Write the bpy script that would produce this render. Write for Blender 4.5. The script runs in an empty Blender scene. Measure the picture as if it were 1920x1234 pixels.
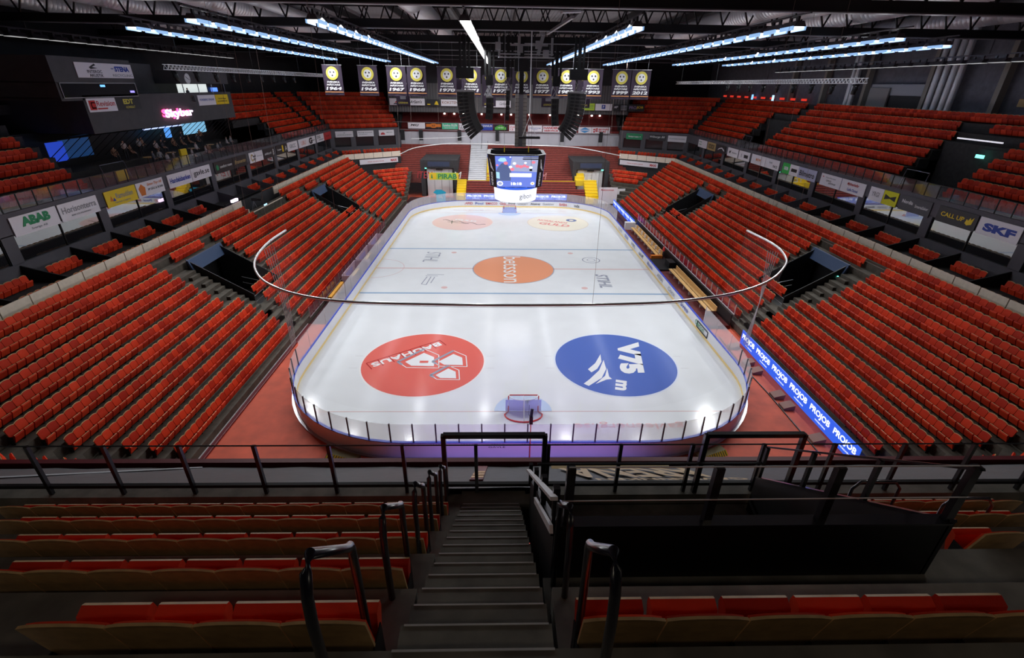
import bpy, math, random
import numpy as np
from mathutils import Vector, Matrix
random.seed(7); rng = np.random.RandomState(11)
sc = bpy.context.scene
COL = sc.collection
# ------------------------------------------------------------------ camera
FPX, PITCH, YAW, ROLL = 903.77, 0.4683, 0.0276, 0.0153
CAM = np.array([-1.4426, -50.3194, 18.0494])
cp, sp, cy_, sy_ = math.cos(PITCH), math.sin(PITCH), math.cos(YAW), math.sin(YAW)
Fv = np.array([sy_*cp, cy_*cp, -sp]); Rv0 = np.array([cy_, -sy_, 0.0]); Uv0 = np.cross(Rv0, Fv)
Rv = math.cos(ROLL)*Rv0 + math.sin(ROLL)*Uv0; Uv = -math.sin(ROLL)*Rv0 + math.cos(ROLL)*Uv0
cd = bpy.data.cameras.new('camera'); cam = bpy.data.objects.new('camera', cd); COL.objects.link(cam)
cd.sensor_fit = 'HORIZONTAL'; cd.sensor_width = 36.0; cd.lens = FPX/1920*36.0; cd.clip_start = 0.05; cd.clip_end = 400
cam.matrix_world = Matrix(((Rv[0], Uv[0], -Fv[0], CAM[0]), (Rv[1], Uv[1], -Fv[1], CAM[1]), (Rv[2], Uv[2], -Fv[2], CAM[2]), (0, 0, 0, 1)))
sc.camera = cam
def project(P):
    d = np.asarray(P, float)-CAM; z = d@Fv
    return 960+FPX*(d@Rv)/z, 617-FPX*(d@Uv)/z, z
# ------------------------------------------------------------------ world, light, exposure
w = bpy.data.worlds.new('world'); sc.world = w; w.use_nodes = True
w.node_tree.nodes['Background'].inputs[0].default_value = (0.5, 0.55, 0.7, 1)
w.node_tree.nodes['Background'].inputs[1].default_value = 0.0
sc.view_settings.view_transform = 'Standard'; sc.view_settings.look = 'None'
sc.view_settings.exposure = 0.0; sc.view_settings.gamma = 1.0; sc.view_settings.use_curve_mapping = False
sc.cycles.use_denoising = True
sc.cycles.max_bounces = 6; sc.cycles.diffuse_bounces = 3; sc.cycles.glossy_bounces = 3; sc.cycles.transparent_max_bounces = 12
sc.cycles.transmission_bounces = 4; sc.cycles.caustics_reflective = False; sc.cycles.caustics_refractive = False
sc.cycles.sample_clamp_indirect = 6.0
LZ = 21.35
# x, y0, y1, watts, name of the row
LROWS = [(-3.5, -18.2, 44, 1900, 'centre line'), (-12.3, -17.4, 44, 1800, 'row above the red ad circle'), (6.7, -16.8, 44, 1800, 'row beside the hanging trapeze'),
         (-19.6, -16.6, 41, 1600, 'row inside the bar side edge'), (15.6, -18.4, 41, 1600, 'row above the benches boards'),
         (-26.8, -11.0, 36, 3000, 'row above the bar side seats'), (25.6, -12.9, 36, 3000, 'row above the benches side seats'), (33.0, -8.0, 34, 1600, 'outermost lit row on the benches side')]
SPREAD = {-3.5: 150, -12.3: 145, 6.7: 145, -19.6: 125, 15.6: 125}; TURN = {-26.8: 47, 25.6: -45, 33.0: -55, -19.6: 25, 15.6: -22}   # outer rows are turned in towards the ice
for k, (x, y0, y1, W, nm) in enumerate(LROWS):
    ym = y0+15.0      # the floodlights of the first third are also turned towards the near end
    segs_ = [(y0+3.75*q, y0+3.75*(q+1), 0.12, -28) for q in range(4)]+[(ym+(y1-ym)*q/4, ym+(y1-ym)*(q+1)/4, 0.16, 13) for q in range(4)]
    for ya, yb, share, tip in segs_:
        l = bpy.data.lights.new('floodlight_row_light', 'AREA'); l.shape = 'RECTANGLE'; l.size = 0.7; l.size_y = 1.6; l.energy = W*share
        l.color = (0.96, 0.98, 1.0); l.spread = math.radians(SPREAD.get(x, 100))
        o = bpy.data.objects.new('floodlight_row_light', l); o.location = (x, (ya+yb)/2, LZ-0.25)
        o.rotation_euler = (math.radians(tip), math.radians(-TURN.get(x, 0)), 0); COL.objects.link(o)
def spot(loc, target, W, color, deg, blend=0.6, rad=0.15):
    l = bpy.data.lights.new('stage_spot_light', 'SPOT'); l.energy = W; l.color = color; l.spot_size = math.radians(deg); l.spot_blend = blend; l.shadow_soft_size = rad
    o = bpy.data.objects.new('stage_spot_light', l); o.location = loc
    o.rotation_euler = (Vector(target)-Vector(loc)).to_track_quat('-Z', 'Y').to_euler(); COL.objects.link(o)
for x in (-14, -5, 4, 13):      # concourse lamps over the gangway behind the terrace
    l = bpy.data.lights.new('concourse_lamp_light', 'AREA'); l.shape = 'RECTANGLE'; l.size = 2.4; l.size_y = 0.4; l.energy = 17; l.color = (1.0, 0.86, 0.68)
    o = bpy.data.objects.new('concourse_lamp_light', l); o.location = (x, -52.3, 20.3); o.rotation_euler = (math.radians(25), 0, 0); COL.objects.link(o)
# ------------------------------------------------------------------ materials
MATS = {}
def mat(name, color=(0.5, 0.5, 0.5), rough=0.6, metal=0.0, emit=None, es=1.0, spec=0.5, noise=0.0, nscale=3.0, bump=0.0, alpha=None, coat=0.0, sample=False):
    if name in MATS: return MATS[name]
    m = bpy.data.materials.new(name); m.use_nodes = True; nt = m.node_tree; b = nt.nodes['Principled BSDF']
    b.inputs['Base Color'].default_value = (*color, 1); b.inputs['Roughness'].default_value = rough; b.inputs['Metallic'].default_value = metal
    b.inputs['Specular IOR Level'].default_value = spec; b.inputs['Coat Weight'].default_value = coat
    if emit:
        b.inputs['Emission Color'].default_value = (*emit, 1); b.inputs['Emission Strength'].default_value = es
        if not sample: m.cycles.emission_sampling = 'NONE'
    if noise or bump:
        tc = nt.nodes.new('ShaderNodeTexCoord'); n = nt.nodes.new('ShaderNodeTexNoise'); n.inputs['Scale'].default_value = nscale; n.inputs['Detail'].default_value = 5
        nt.links.new(tc.outputs['Object'], n.inputs['Vector'])
        if noise:
            r = nt.nodes.new('ShaderNodeMapRange'); r.inputs[1].default_value = 0.3; r.inputs[2].default_value = 0.7; r.inputs[3].default_value = 1-noise; r.inputs[4].default_value = 1+noise*0.6
            mx = nt.nodes.new('ShaderNodeMix'); mx.data_type = 'RGBA'; mx.blend_type = 'MULTIPLY'; mx.inputs[0].default_value = 1
            mx.inputs[6].default_value = (*color, 1); nt.links.new(n.outputs[0], r.inputs[0]); nt.links.new(r.outputs[0], mx.inputs[7]); nt.links.new(mx.outputs[2], b.inputs['Base Color'])
        if bump:
            bp = nt.nodes.new('ShaderNodeBump'); bp.inputs['Strength'].default_value = bump; bp.inputs['Distance'].default_value = 0.02
            nt.links.new(n.outputs[0], bp.inputs['Height']); nt.links.new(bp.outputs[0], b.inputs['Normal'])
    if alpha is not None: b.inputs['Alpha'].default_value = alpha
    MATS[name] = m; return m
def glass_mat(name, tint=(1, 1, 1), op=0.08, refl=0.06, rough=0.03, film=(0.9, 0.9, 0.95), fres=0.2):
    m = bpy.data.materials.new(name); m.use_nodes = True; nt = m.node_tree; nt.nodes.remove(nt.nodes['Principled BSDF'])
    out = nt.nodes['Material Output']; t = nt.nodes.new('ShaderNodeBsdfTransparent'); t.inputs[0].default_value = (*tint, 1)
    g = nt.nodes.new('ShaderNodeBsdfGlossy'); g.inputs['Roughness'].default_value = rough; g.inputs[0].default_value = (1, 1, 1, 1)
    d = nt.nodes.new('ShaderNodeBsdfDiffuse'); d.inputs[0].default_value = (*film, 1)
    a = nt.nodes.new('ShaderNodeMixShader'); a.inputs[0].default_value = op; nt.links.new(t.outputs[0], a.inputs[1]); nt.links.new(d.outputs[0], a.inputs[2])
    f = nt.nodes.new('ShaderNodeLayerWeight'); f.inputs[0].default_value = 0.35
    mm = nt.nodes.new('ShaderNodeMath'); mm.operation = 'MULTIPLY_ADD'; mm.inputs[1].default_value = fres; mm.inputs[2].default_value = refl; nt.links.new(f.outputs['Fresnel'], mm.inputs[0]); mm.use_clamp = True
    c = nt.nodes.new('ShaderNodeMixShader'); nt.links.new(mm.outputs[0], c.inputs[0]); nt.links.new(a.outputs[0], c.inputs[1]); nt.links.new(g.outputs[0], c.inputs[2])
    nt.links.new(c.outputs[0], out.inputs[0]); MATS[name] = m; return m
def seat_mat(name, color, rough, attr):
    m = mat(name, color, rough); nt = m.node_tree; b = nt.nodes['Principled BSDF']
    at = nt.nodes.new('ShaderNodeAttribute'); at.attribute_name = 'tint'; oi = nt.nodes.new('ShaderNodeObjectInfo')
    src = at.outputs['Fac'] if attr else oi.outputs['Random']
    cr = nt.nodes.new('ShaderNodeValToRGB'); e = cr.color_ramp.elements
    e[0].position = 0; e[0].color = (color[0]*0.7, color[1]*0.7, color[2]*0.7, 1); e[1].position = 1; e[1].color = (min(1, color[0]*1.25), color[1]*1.6+0.01, color[2]*1.5+0.004, 1)
    nt.links.new(src, cr.inputs[0]); nt.links.new(cr.outputs[0], b.inputs['Base Color']); return m
M_ice = mat('ice', (0.80, 0.82, 0.84), 0.13, noise=0.03, nscale=0.6, bump=0.05)
def paint(name, c): return mat(name, c, 0.13, bump=0.05, nscale=0.6)
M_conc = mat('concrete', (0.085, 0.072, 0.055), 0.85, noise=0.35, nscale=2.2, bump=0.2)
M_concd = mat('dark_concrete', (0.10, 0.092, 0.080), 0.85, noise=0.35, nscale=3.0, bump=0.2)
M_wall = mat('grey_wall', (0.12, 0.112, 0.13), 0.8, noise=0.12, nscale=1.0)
M_upper_shaded = mat('upper_concrete_shaded', (0.035, 0.032, 0.032), 0.85, noise=0.3, nscale=3)  # darker copy of the concrete: the gloom of the upper levels is in its colour
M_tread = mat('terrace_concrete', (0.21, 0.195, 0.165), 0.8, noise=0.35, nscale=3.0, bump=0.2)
M_walld = mat('dark_wall', (0.03, 0.03, 0.034), 0.8, noise=0.2, nscale=1.0)
M_black = mat('black_paint', (0.008, 0.008, 0.009), 0.45)
M_blackm = mat('black_steel', (0.012, 0.012, 0.016), 0.28, coat=0.3)
M_steel = mat('pale_steel', (0.55, 0.55, 0.58), 0.35, 0.7)
M_white = mat('white_paint', (0.82, 0.82, 0.84), 0.5)
M_board = mat('board_white', (0.78, 0.78, 0.82), 0.25, noise=0.04, nscale=0.7)
M_cream = mat('cream_panel', (0.95, 0.82, 0.68), 0.6, noise=0.08, nscale=4)
M_floor = mat('red_rubber_floor', (0.66, 0.095, 0.04), 0.7, noise=0.22, nscale=0.9)
M_maroon = mat('maroon_paint', (0.16, 0.012, 0.02), 0.5)
M_blue = mat('blue_trim', (0.04, 0.08, 0.55), 0.35)
M_yellow = mat('yellow_kick', (0.9, 0.66, 0.25), 0.4)
M_yel = mat('yellow_paint', (0.93, 0.66, 0.02), 0.5)
M_lime = mat('lime_paint', (0.5, 0.7, 0.05), 0.5)
M_red = mat('red_paint', (0.65, 0.03, 0.03), 0.4)
M_green = mat('green_paint', (0.02, 0.30, 0.12), 0.5)
M_sgn = mat('sign_white', (0.93, 0.89, 0.95), 0.5)
M_sgd = mat('sign_dark', (0.025, 0.025, 0.03), 0.4)
M_ink = mat('ink_black', (0.02, 0.02, 0.025), 0.5)
M_inkg = mat('ink_grey', (0.3, 0.3, 0.33), 0.5)
M_inkb = mat('ink_blue', (0.03, 0.07, 0.42), 0.5)
M_inkr = mat('ink_red', (0.6, 0.04, 0.05), 0.5)
M_orange = mat('orange_paint', (0.75, 0.2, 0.02), 0.5)
M_navy = mat('navy_panel', (0.03, 0.05, 0.11), 0.5)
M_wood = mat('seat_plywood', (0.52, 0.31, 0.12), 0.5, noise=0.2, nscale=9)
M_timber = mat('bench_timber', (0.70, 0.42, 0.16), 0.5, noise=0.2, nscale=8)
M_seat = seat_mat('seat_red', (0.62, 0.026, 0.005), 0.6, False)
M_pan = seat_mat('seat_pan_red', (0.62, 0.030, 0.009), 0.5, False)
M_seatA = seat_mat('seat_red_mass', (0.62, 0.026, 0.005), 0.6, True)
M_panA = seat_mat('seat_pan_red_mass', (0.62, 0.030, 0.009), 0.5, True)
for m_ in (M_seat, M_pan, M_seatA, M_panA): m_.node_tree.nodes['Principled BSDF'].inputs['Specular IOR Level'].default_value = 0.2
M_duct = mat('spiral_duct', (0.85, 0.85, 0.87), 0.42, 0.5)
M_tarp = mat('black_tarp', (0.055, 0.06, 0.068), 0.6, noise=0.15, nscale=5, bump=0.3)
M_gold = mat('gold_paint', (0.55, 0.38, 0.16), 0.5)
M_lamp = mat('lamp_white', (1, 1, 1), 0.5, emit=(1, 1, 1), es=3.2)
M_lampb = mat('lamp_blue_diffuser', (0.3, 0.5, 0.8), 0.4, emit=(0.35, 0.6, 1.0), es=0.75)
M_house = mat('lamp_housing', (0.10, 0.09, 0.10), 0.4, 0.3)
M_led = mat('led_blue', (0.01, 0.02, 0.1), 0.4, emit=(0.03, 0.14, 0.95), es=0.85, sample=True)
M_ledw = mat('led_white', (0.5, 0.5, 0.5), 0.4, emit=(0.8, 0.88, 1), es=1.3)
M_glass = glass_mat('rink_glass', op=0.30, refl=0.01, fres=0.10, rough=0.06)  # whitish diffuse share stands in for the ice reflected in the panes
M_rail_glass = glass_mat('rail_glass', op=0.03, refl=0.02, tint=(0.85, 0.85, 0.88), fres=0.05)
M_window = mat('suite_window', (0.02, 0.022, 0.026), 0.02, spec=1.0, coat=0.0)
M_window.node_tree.nodes['Principled BSDF'].inputs['IOR'].default_value = 2.2
M_net = glass_mat('netting', op=0.022, refl=0.0, film=(0.7, 0.6, 0.6), fres=0.0)
# ------------------------------------------------------------------ mesh helpers
def link(o, parent=None):
    COL.objects.link(o)
    if parent is not None: o.parent = parent
    return o
def tag(o, label=None, cat=None, group=None, kind=None):
    if label: o['label'] = label
    if cat: o['category'] = cat
    if group: o['group'] = group
    if kind: o['kind'] = kind
    return o
class MB:
    def __init__(s): s.v = []; s.f = []; s.m = []
    def add(s, V, F, m=0):
        n = len(s.v); s.v += [tuple(map(float, p)) for p in V]; s.f += [tuple(n+i for i in f) for f in F]; s.m += [m]*len(F) if isinstance(m, int) else list(m)
        return s
    def box(s, x0, x1, y0, y1, z0, z1, m=0):
        return s.add([(x0, y0, z0), (x1, y0, z0), (x1, y1, z0), (x0, y1, z0), (x0, y0, z1), (x1, y0, z1), (x1, y1, z1), (x0, y1, z1)],
                     [(0, 3, 2, 1), (4, 5, 6, 7), (0, 1, 5, 4), (1, 2, 6, 5), (2, 3, 7, 6), (3, 0, 4, 7)], m)
    def obox(s, c, ax, ay, az, hx, hy, hz, m=0):
        c, ax, ay, az = map(np.array, (c, ax, ay, az)); V = [c+ax*a*hx+ay*b*hy+az*d*hz for d in (-1, 1) for a, b in ((-1, -1), (1, -1), (1, 1), (-1, 1))]
        return s.add(V, [(0, 3, 2, 1), (4, 5, 6, 7), (0, 1, 5, 4), (1, 2, 6, 5), (2, 3, 7, 6), (3, 0, 4, 7)], m)
    def bar(s, a, b, w, h=None, m=0):
        a = np.array(a, float); b = np.array(b, float); d = b-a; L = np.linalg.norm(d)
        if L < 1e-6: return s
        d /= L; up = np.array([0, 0, 1.0]) if abs(d[2]) < 0.95 else np.array([0, 1.0, 0]); x = np.cross(d, up); x /= np.linalg.norm(x); u = np.cross(x, d)
        return s.obox((a+b)/2, x, d, u, w/2, L/2, (h or w)/2, m)
    def tube(s, pts, r, n=8, m=0, caps=True, closed=False):
        P = [np.array(p, float) for p in pts]; N = len(P); ring = []
        for i, p in enumerate(P):
            a = P[i-1] if (i > 0 or closed) else p; b = P[(i+1) % N] if (i < N-1 or closed) else p
            d = b-a; d /= (np.linalg.norm(d) or 1)
            if i == 0: up = np.array([0, 0, 1.0]) if abs(d[2]) < 0.9 else np.array([0, 1.0, 0])
            x = np.cross(d, up); x /= (np.linalg.norm(x) or 1); up = np.cross(x, d)
            rr = r[i] if isinstance(r, (list, tuple)) else r
            ring.append([p+rr*(math.cos(t)*x+math.sin(t)*up) for t in [2*math.pi*k/n for k in range(n)]])
        V = [q for rg in ring for q in rg]; F = []
        for i in range(N if closed else N-1):
            j = (i+1) % N
            for k in range(n): F.append((i*n+k, i*n+(k+1) % n, j*n+(k+1) % n, j*n+k))
        if caps and not closed: F += [tuple(range(n-1, -1, -1)), tuple((N-1)*n+k for k in range(n))]
        return s.add(V, F, m)
    def disc(s, c, r, n=48, m=0, r0=0.0, z=None):
        c = np.array(c, float)
        if r0 <= 0: return s.add([c+np.array([r*math.cos(t), r*math.sin(t), 0]) for t in [2*math.pi*k/n for k in range(n)]], [tuple(range(n))], m)
        V = []; F = []
        for k in range(n):
            t = 2*math.pi*k/n; V += [c+np.array([r*math.cos(t), r*math.sin(t), 0]), c+np.array([r0*math.cos(t), r0*math.sin(t), 0])]
            F.append((2*k, (2*k+2) % (2*n), (2*k+3) % (2*n), 2*k+1))
        return s.add(V, F, m)
    def build(s, name, mats, parent=None, smooth=False):
        me = bpy.data.meshes.new(name); me.from_pydata(s.v, [], s.f)
        for mm in (mats if isinstance(mats, (list, tuple)) else [mats]): me.materials.append(mm)
        if any(s.m): me.polygons.foreach_set('material_index', s.m)
        if smooth: me.polygons.foreach_set('use_smooth', [True]*len(s.f))
        me.update(); return link(bpy.data.objects.new(name, me), parent)
def empty(name, loc=(0, 0, 0)):
    o = bpy.data.objects.new(name, None); o.location = loc; o.empty_display_size = 0.2; COL.objects.link(o); return o
_tc = {}
def text_geo(s, bold=0.0, shear=0.0):
    k = (s, bold, shear)
    if k not in _tc:
        c = bpy.data.curves.new('tmp', 'FONT'); c.body = s; c.offset = bold; c.shear = shear; c.resolution_u = 3; c.align_x = 'CENTER'; c.space_line = 0.85
        o = bpy.data.objects.new('tmp', c); me = o.to_mesh()
        V = np.array([v.co[:] for v in me.vertices]); F = [tuple(p.vertices) for p in me.polygons]; o.to_mesh_clear()
        bpy.data.objects.remove(o); bpy.data.curves.remove(c)
        lo, hi = V.min(0), V.max(0); V = (V-lo)/np.maximum(hi-lo, 1e-6); V[:, 2] = 0
        _tc[k] = (V, F)
    return _tc[k]
# a flat piece of lettering: origin o (lower-left), unit vectors ex (reading direction), ey (up), size w,h
def lettering(s, o, ex, ey, wd, ht, m, parent=None, bold=0.01, shear=0.0, off=0.015, name='lettering'):
    V, F = text_geo(s, bold, shear); o, ex, ey = np.array(o, float), np.array(ex, float), np.array(ey, float); nn = np.cross(ex, ey)
    W = o+V[:, :1]*wd*ex+V[:, 1:2]*ht*ey+nn*off
    if parent is not None and parent.type == 'EMPTY': W = W-np.array(parent.location)
    b = MB(); b.add(W.tolist(), F); return b.build(name, m, parent)
def shape(poly, o, ex, ey, m, parent=None, off=0.015, name='emblem', sc_=1.0):
    o, ex, ey = np.array(o, float), np.array(ex, float), np.array(ey, float); nn = np.cross(ex, ey); b = MB()
    polys = poly if isinstance(poly[0][0], (list, tuple)) else [poly]
    for p in polys: b.add([o+ex*x*sc_+ey*y*sc_+nn*off for x, y in p], [tuple(range(len(p)))])
    return b.build(name, m, parent)
def circ(cx, cy, r, n=20): return [(cx+r*math.cos(2*math.pi*k/n), cy+r*math.sin(2*math.pi*k/n)) for k in range(n)]
def board(name, label, o, ex, ey, wd, ht, bg, items, cat='sign', group=None, th=0.06, parent=None, fields=()):
    """items: (text, fx, fy, fw, fh, material[, shear]); fields: (fx0, fx1, material) coloured areas of the panel face"""
    o, ex, ey = np.array(o, float), np.array(ex, float), np.array(ey, float); nn = np.cross(ex, ey)
    b = MB(); b.obox(o+ex*wd/2+ey*ht/2-nn*th/2, ex, ey, nn, wd/2, ht/2, th/2)
    ob = b.build(name, bg, parent)
    if label: tag(ob, label, cat, group)
    for fx0, fx1, mm in fields: shape([(fx0*wd, 0), (fx1*wd, 0), (fx1*wd, ht), (fx0*wd, ht)], o, ex, ey, mm, ob, 0.006, 'colour_field')
    for it in items:
        if isinstance(it[0], str): lettering(it[0], o+ex*it[1]*wd+ey*it[2]*ht, ex, ey, it[3]*wd, it[4]*ht, it[5], ob, shear=it[6] if len(it) > 6 else 0.0, bold=it[7] if len(it) > 7 else 0.015)
        else: shape([[(x*wd, y*ht) for x, y in p] for p in it[0]], o, ex, ey, it[1], ob, 0.012)
    return ob
ONES = ['', 'first', 'second', 'third', 'fourth', 'fifth', 'sixth', 'seventh', 'eighth', 'ninth', 'tenth', 'eleventh', 'twelfth', 'thirteenth', 'fourteenth', 'fifteenth', 'sixteenth', 'seventeenth', 'eighteenth', 'nineteenth']
TENS = {20: 'twenti', 30: 'thirti', 40: 'forti', 50: 'fifti', 60: 'sixti', 70: 'seventi', 80: 'eighti', 90: 'nineti'}
def ordw(n):
    if n < 20: return ONES[n]
    if n > 99: return str(n)+'th'
    t = n//10*10; return TENS[t]+'eth' if n % 10 == 0 else TENS[t].replace('ti', 'ty')+'-'+ONES[n % 10]
# ------------------------------------------------------------------ plan of the bowl
X0 = 0.37
def corner(xs):
    if xs <= 28.4: return 22.2+0.5*xs
    if xs >= 32: return 23.94+0.582*xs
    t = (xs-28.4)/3.6; return 36.4*(1-t)+42.56*t
def diag_pt(xs, xe=None):
    if xs <= 28.4: lo = 20.0 if xe is None else xe; return (lo, (17.76+xs-0.6*lo)/0.8)
    if xs >= 32: hi = 21.1 if xe is None else xe; return (hi, (20.8+xs-0.494*hi)/0.869)
    t = (xs-28.4)/3.6; return (20*(1-t)+21.1*t, 42.7*(1-t)+48.75*t)
def S_y(y): return lambda xs: (xs, y)
def S_cn(xs): return (xs, -corner(xs))
def S_cf(xs): return (xs, corner(xs))
def S_df(xe=None): return lambda xs: diag_pt(xs, xe)
def S_dn(xe=None): return lambda xs: (diag_pt(xs, xe)[0], -diag_pt(xs, xe)[1])
def loft(mb, stations, prof, s, m=0, caps=True):
    n = len(prof); V = []
    for st in stations:
        for xs, z in prof:
            p = st(xs); V.append((X0+s*p[0], p[1], z))
    F = []; 
    for i in range(len(stations)-1):
        for j in range(n):
            a, b, c, d = i*n+j, i*n+(j+1) % n, (i+1)*n+(j+1) % n, (i+1)*n+j
            F.append((a, b, c, d) if s > 0 else (d, c, b, a))
    if caps:
        F.append(tuple(range(n-1, -1, -1)) if s > 0 else tuple(range(n))); q = (len(stations)-1)*n
        F.append(tuple(q+k for k in range(n)) if s > 0 else tuple(q+n-1-k for k in range(n)))
    mb.add(V, F, m)
SIDES = ((-1, 'bar side'), (1, 'benches side'))
# lower rows
def row_xs(i): return 18.5+0.806*(i-1)
def row_zt(i): return 1.40+0.507*(i-1)
def tread(i): return row_zt(i)-0.82
VOM = ((-15.0, -10.4), (12.0, 16.9))
XE_F, XE_N = 17.6, 15.0
for s, nm in SIDES:
    b = MB()
    for i in range(1, 13):
        x0, x1 = row_xs(i)-0.70, row_xs(i)+0.14; zb = max(-0.02, tread(i)-0.62)
        segs = [[S_dn(XE_N), S_cn, S_y(VOM[0][0])], [S_y(VOM[0][1]), S_y(VOM[1][0])], [S_y(VOM[1][1]), S_cf]+([S_df(XE_F)] if i < 9 else [])] if 5 <= i <= 10 else [[S_dn(XE_N), S_cn, S_cf]+([S_df(XE_F)] if i < 9 else [])]
        if i > 8: segs = [[S_dn(XE_N) if k == 0 and j == 0 else st for j, st in enumerate(sg)] for k, sg in enumerate(segs)]
        for sg in segs:
            sg2 = [st for st in sg]
            loft(b, sg2, [(x0, zb), (x0, tread(i)), (x1, tread(i)), (x1, zb)], s)
    # half steps in the aisles
    for ya, yb, r0, r1 in ((-16.05, -15.0, 2, 10), (-15.95, -14.15, 2, 4), (-10.4, -9.6, 5, 10), (15.6, 17.0, 2, 4), (10.95, 12.0, 5, 10), (16.9, 18.2, 5, 10)):
        for i in range(r0, r1+1): b.box(*sorted((X0+s*(row_xs(i)-0.98), X0+s*(row_xs(i)-0.69))), ya, yb, tread(i)-0.5, tread(i)-0.25)
    tag(b.build('floor_lower_stand_terrace', M_conc), kind='structure')
    # front wall of the suites balcony, with cream panels
    b = MB(); zc0, zc1 = 6.3, 7.17
    loft(b, [S_dn(20), S_cn, S_cf, S_df(20)], [(28.30, 3.4), (28.30, 7.1), (28.42, 7.1), (28.42, 3.4)], s)
    tag(b.build('wall_balcony_front', M_walld), kind='structure')
    b = MB()
    def panel(p, q):
        p, q = np.array(p), np.array(q); d = q-p; L = np.linalg.norm(d); d /= L; n = np.array([-d[1], d[0]])
        if (n@(-p+np.array([X0, 0]))) < 0: n = -n
        c = (p+q)/2+n*0.03; b.obox((c[0], c[1], (zc0+zc1)/2), (d[0], d[1], 0), (n[0], n[1], 0), (0, 0, 1), L/2-0.035, 0.03, (zc1-zc0)/2)
    ys = np.linspace(-36.2, 36.2, 39)
    for k in range(38):
        if s < 0 and -0.9 < (ys[k]+ys[k+1])/2 < 6.9: continue
        panel((X0+s*28.3, ys[k]), (X0+s*28.3, ys[k+1]))
    for t0 in range(6):
        f = lambda t: (X0+s*(28.3-8.3*t/6), 36.3+6.3*t/6); panel(f(t0), f(t0+1))
    tag(b.build('trim_cream_balcony_panels', M_cream), kind='structure')
    # suites: floor, back wall, dividers
    b = MB(); ST = [S_dn(), S_cn, S_cf, S_df()]
    loft(b, ST, [(28.4, 5.3), (28.4, 6.0), (30.2, 6.0), (30.2, 6.45), (32.0, 6.45), (32, 5.3)], s)
    tag(b.build('floor_suite_balcony', M_upper_shaded), kind='structure')
    b = MB()
    loft(b, ST, [(32.0, 6.4), (32.0, 7.62), (32.3, 7.62), (32.3, 6.4)], s)
    loft(b, ST, [(32.0, 9.3), (32.0, 10.62), (32.4, 10.62), (32.4, 9.3)], s)
    for k in range(-2, 9):
        y = -20.85+7.87*k
        if y > 42: break
        b.box(*sorted((X0+s*32, X0+s*32.3)), y-0.42, y+0.42, 7.6, 9.35)
    for t in (0.0, 0.3, 0.63, 0.97):
        p = np.array([32-10.9*t, 42.56+6.2*t]); b.obox((X0+s*(p[0]+0.05), p[1]+0.1, 8.45), (s*-0.869, 0.494, 0), (s*0.494, 0.869, 0), (0, 0, 1), 0.45, 0.15, 0.9)
    tag(b.build('wall_suites_left' if s < 0 else 'wall_suites_right', M_wall), kind='structure')
    # windows of the suites, one pane object per bay
    wn = 0
    for k in range(-2, 8):
        y = -20.85+7.87*k
        b = MB(); xw = X0+s*32.12
        b.box(*sorted((xw, xw+s*0.05)), y+0.42, y+7.45, 7.6, 9.32, 0)
        for q in (0.42, 3.93, 7.40): b.box(*sorted((xw-s*0.06, xw)), y+q, y+q+0.08, 7.6, 9.32, 1)
        tag(b.build('window_%d' % (k+3+(20 if s > 0 else 0)), [M_window, M_black]), kind='structure')
    b = MB(); q0 = (X0+s*32.1, 42.7); q1 = (X0+s*21.2, 48.9)
    b.bar((q0[0], q0[1], 8.45), (q1[0], q1[1], 8.45), 0.06, 1.75); tag(b.build('window_%d' % (11+(20 if s > 0 else 0)), mat('suite_window_end', (0.03, 0.03, 0.034), 0.08)), kind='structure')
    for k in range(-2, 17):
        y = -20.85+3.935*k+0.0
        if y > 42.5: break
        b = MB(); A = [(28.5, 6.0), (28.5, 6.6), (30.0, 6.95), (32, 7.5), (32, 6.0)]
        V = [(X0+s*x, y+dy, z) for dy in (-0.04, 0.04) for x, z in A]; b.add(V, [(0, 1, 2, 3, 4), (9, 8, 7, 6, 5)]+[(i, 5+i, 5+(i+1) % 5, (i+1) % 5) for i in range(5)])
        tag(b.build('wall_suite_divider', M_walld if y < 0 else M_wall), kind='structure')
    # upper stand terrace
    b = MB()
    for i in range(1, 10):
        x0 = 33.3+0.88*(i-1)-0.75; z = 10.56+0.73*(i-1)
        if i == 9: loft(b, [S_dn(), S_cn, S_cf, S_df()], [(x0, z-0.9), (x0, z-0.2), (x0+2.2, z-0.2), (x0+2.2, z-0.9)], s); continue
        if s < 0: sgs = [[S_dn(), S_cn, S_y(-11.6)], [S_y(17.2 if i > 4 else 24.0), S_cf, S_df()]]
        else: sgs = [[S_dn(), S_cn, S_y(-12.2)], [S_y(-6.3), S_y(18.5)], [S_y(24.8), S_cf, S_df()]] if i <= 5 else [[S_dn(), S_cn, S_cf, S_df()]]
        for sg in sgs: loft(b, sg, [(x0, z-0.85), (x0, z), (x0+0.95, z), (x0+0.95, z-0.85)], s)
    loft(b, [S_dn(), S_cn, S_cf, S_df()], [(32.38, 10.2), (32.38, 10.6), (33.0, 10.6), (33.0, 10.2)], s)
    if s > 0:
        for ya, yb in ((-12.2, -6.3), (18.5, 24.8)): b.box(X0+32.4, X0+37.4, ya, yb, 10.3, 10.56); b.box(X0+36.9, X0+37.1, ya, yb, 10.5, 14.0)
    tag(b.build('floor_upper_stand_terrace', M_upper_shaded), kind='structure')
    b = MB(); xb = X0+s*41.9
    b.box(*sorted((xb, xb+s*0.3)), -52, 62, 6, 26)
    tag(b.build('wall_left' if s < 0 else 'wall_right', M_walld if s < 0 else mat('hall_wall_plaster', (0.17, 0.165, 0.19), 0.9, noise=0.2, nscale=2)), kind='structure')
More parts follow.
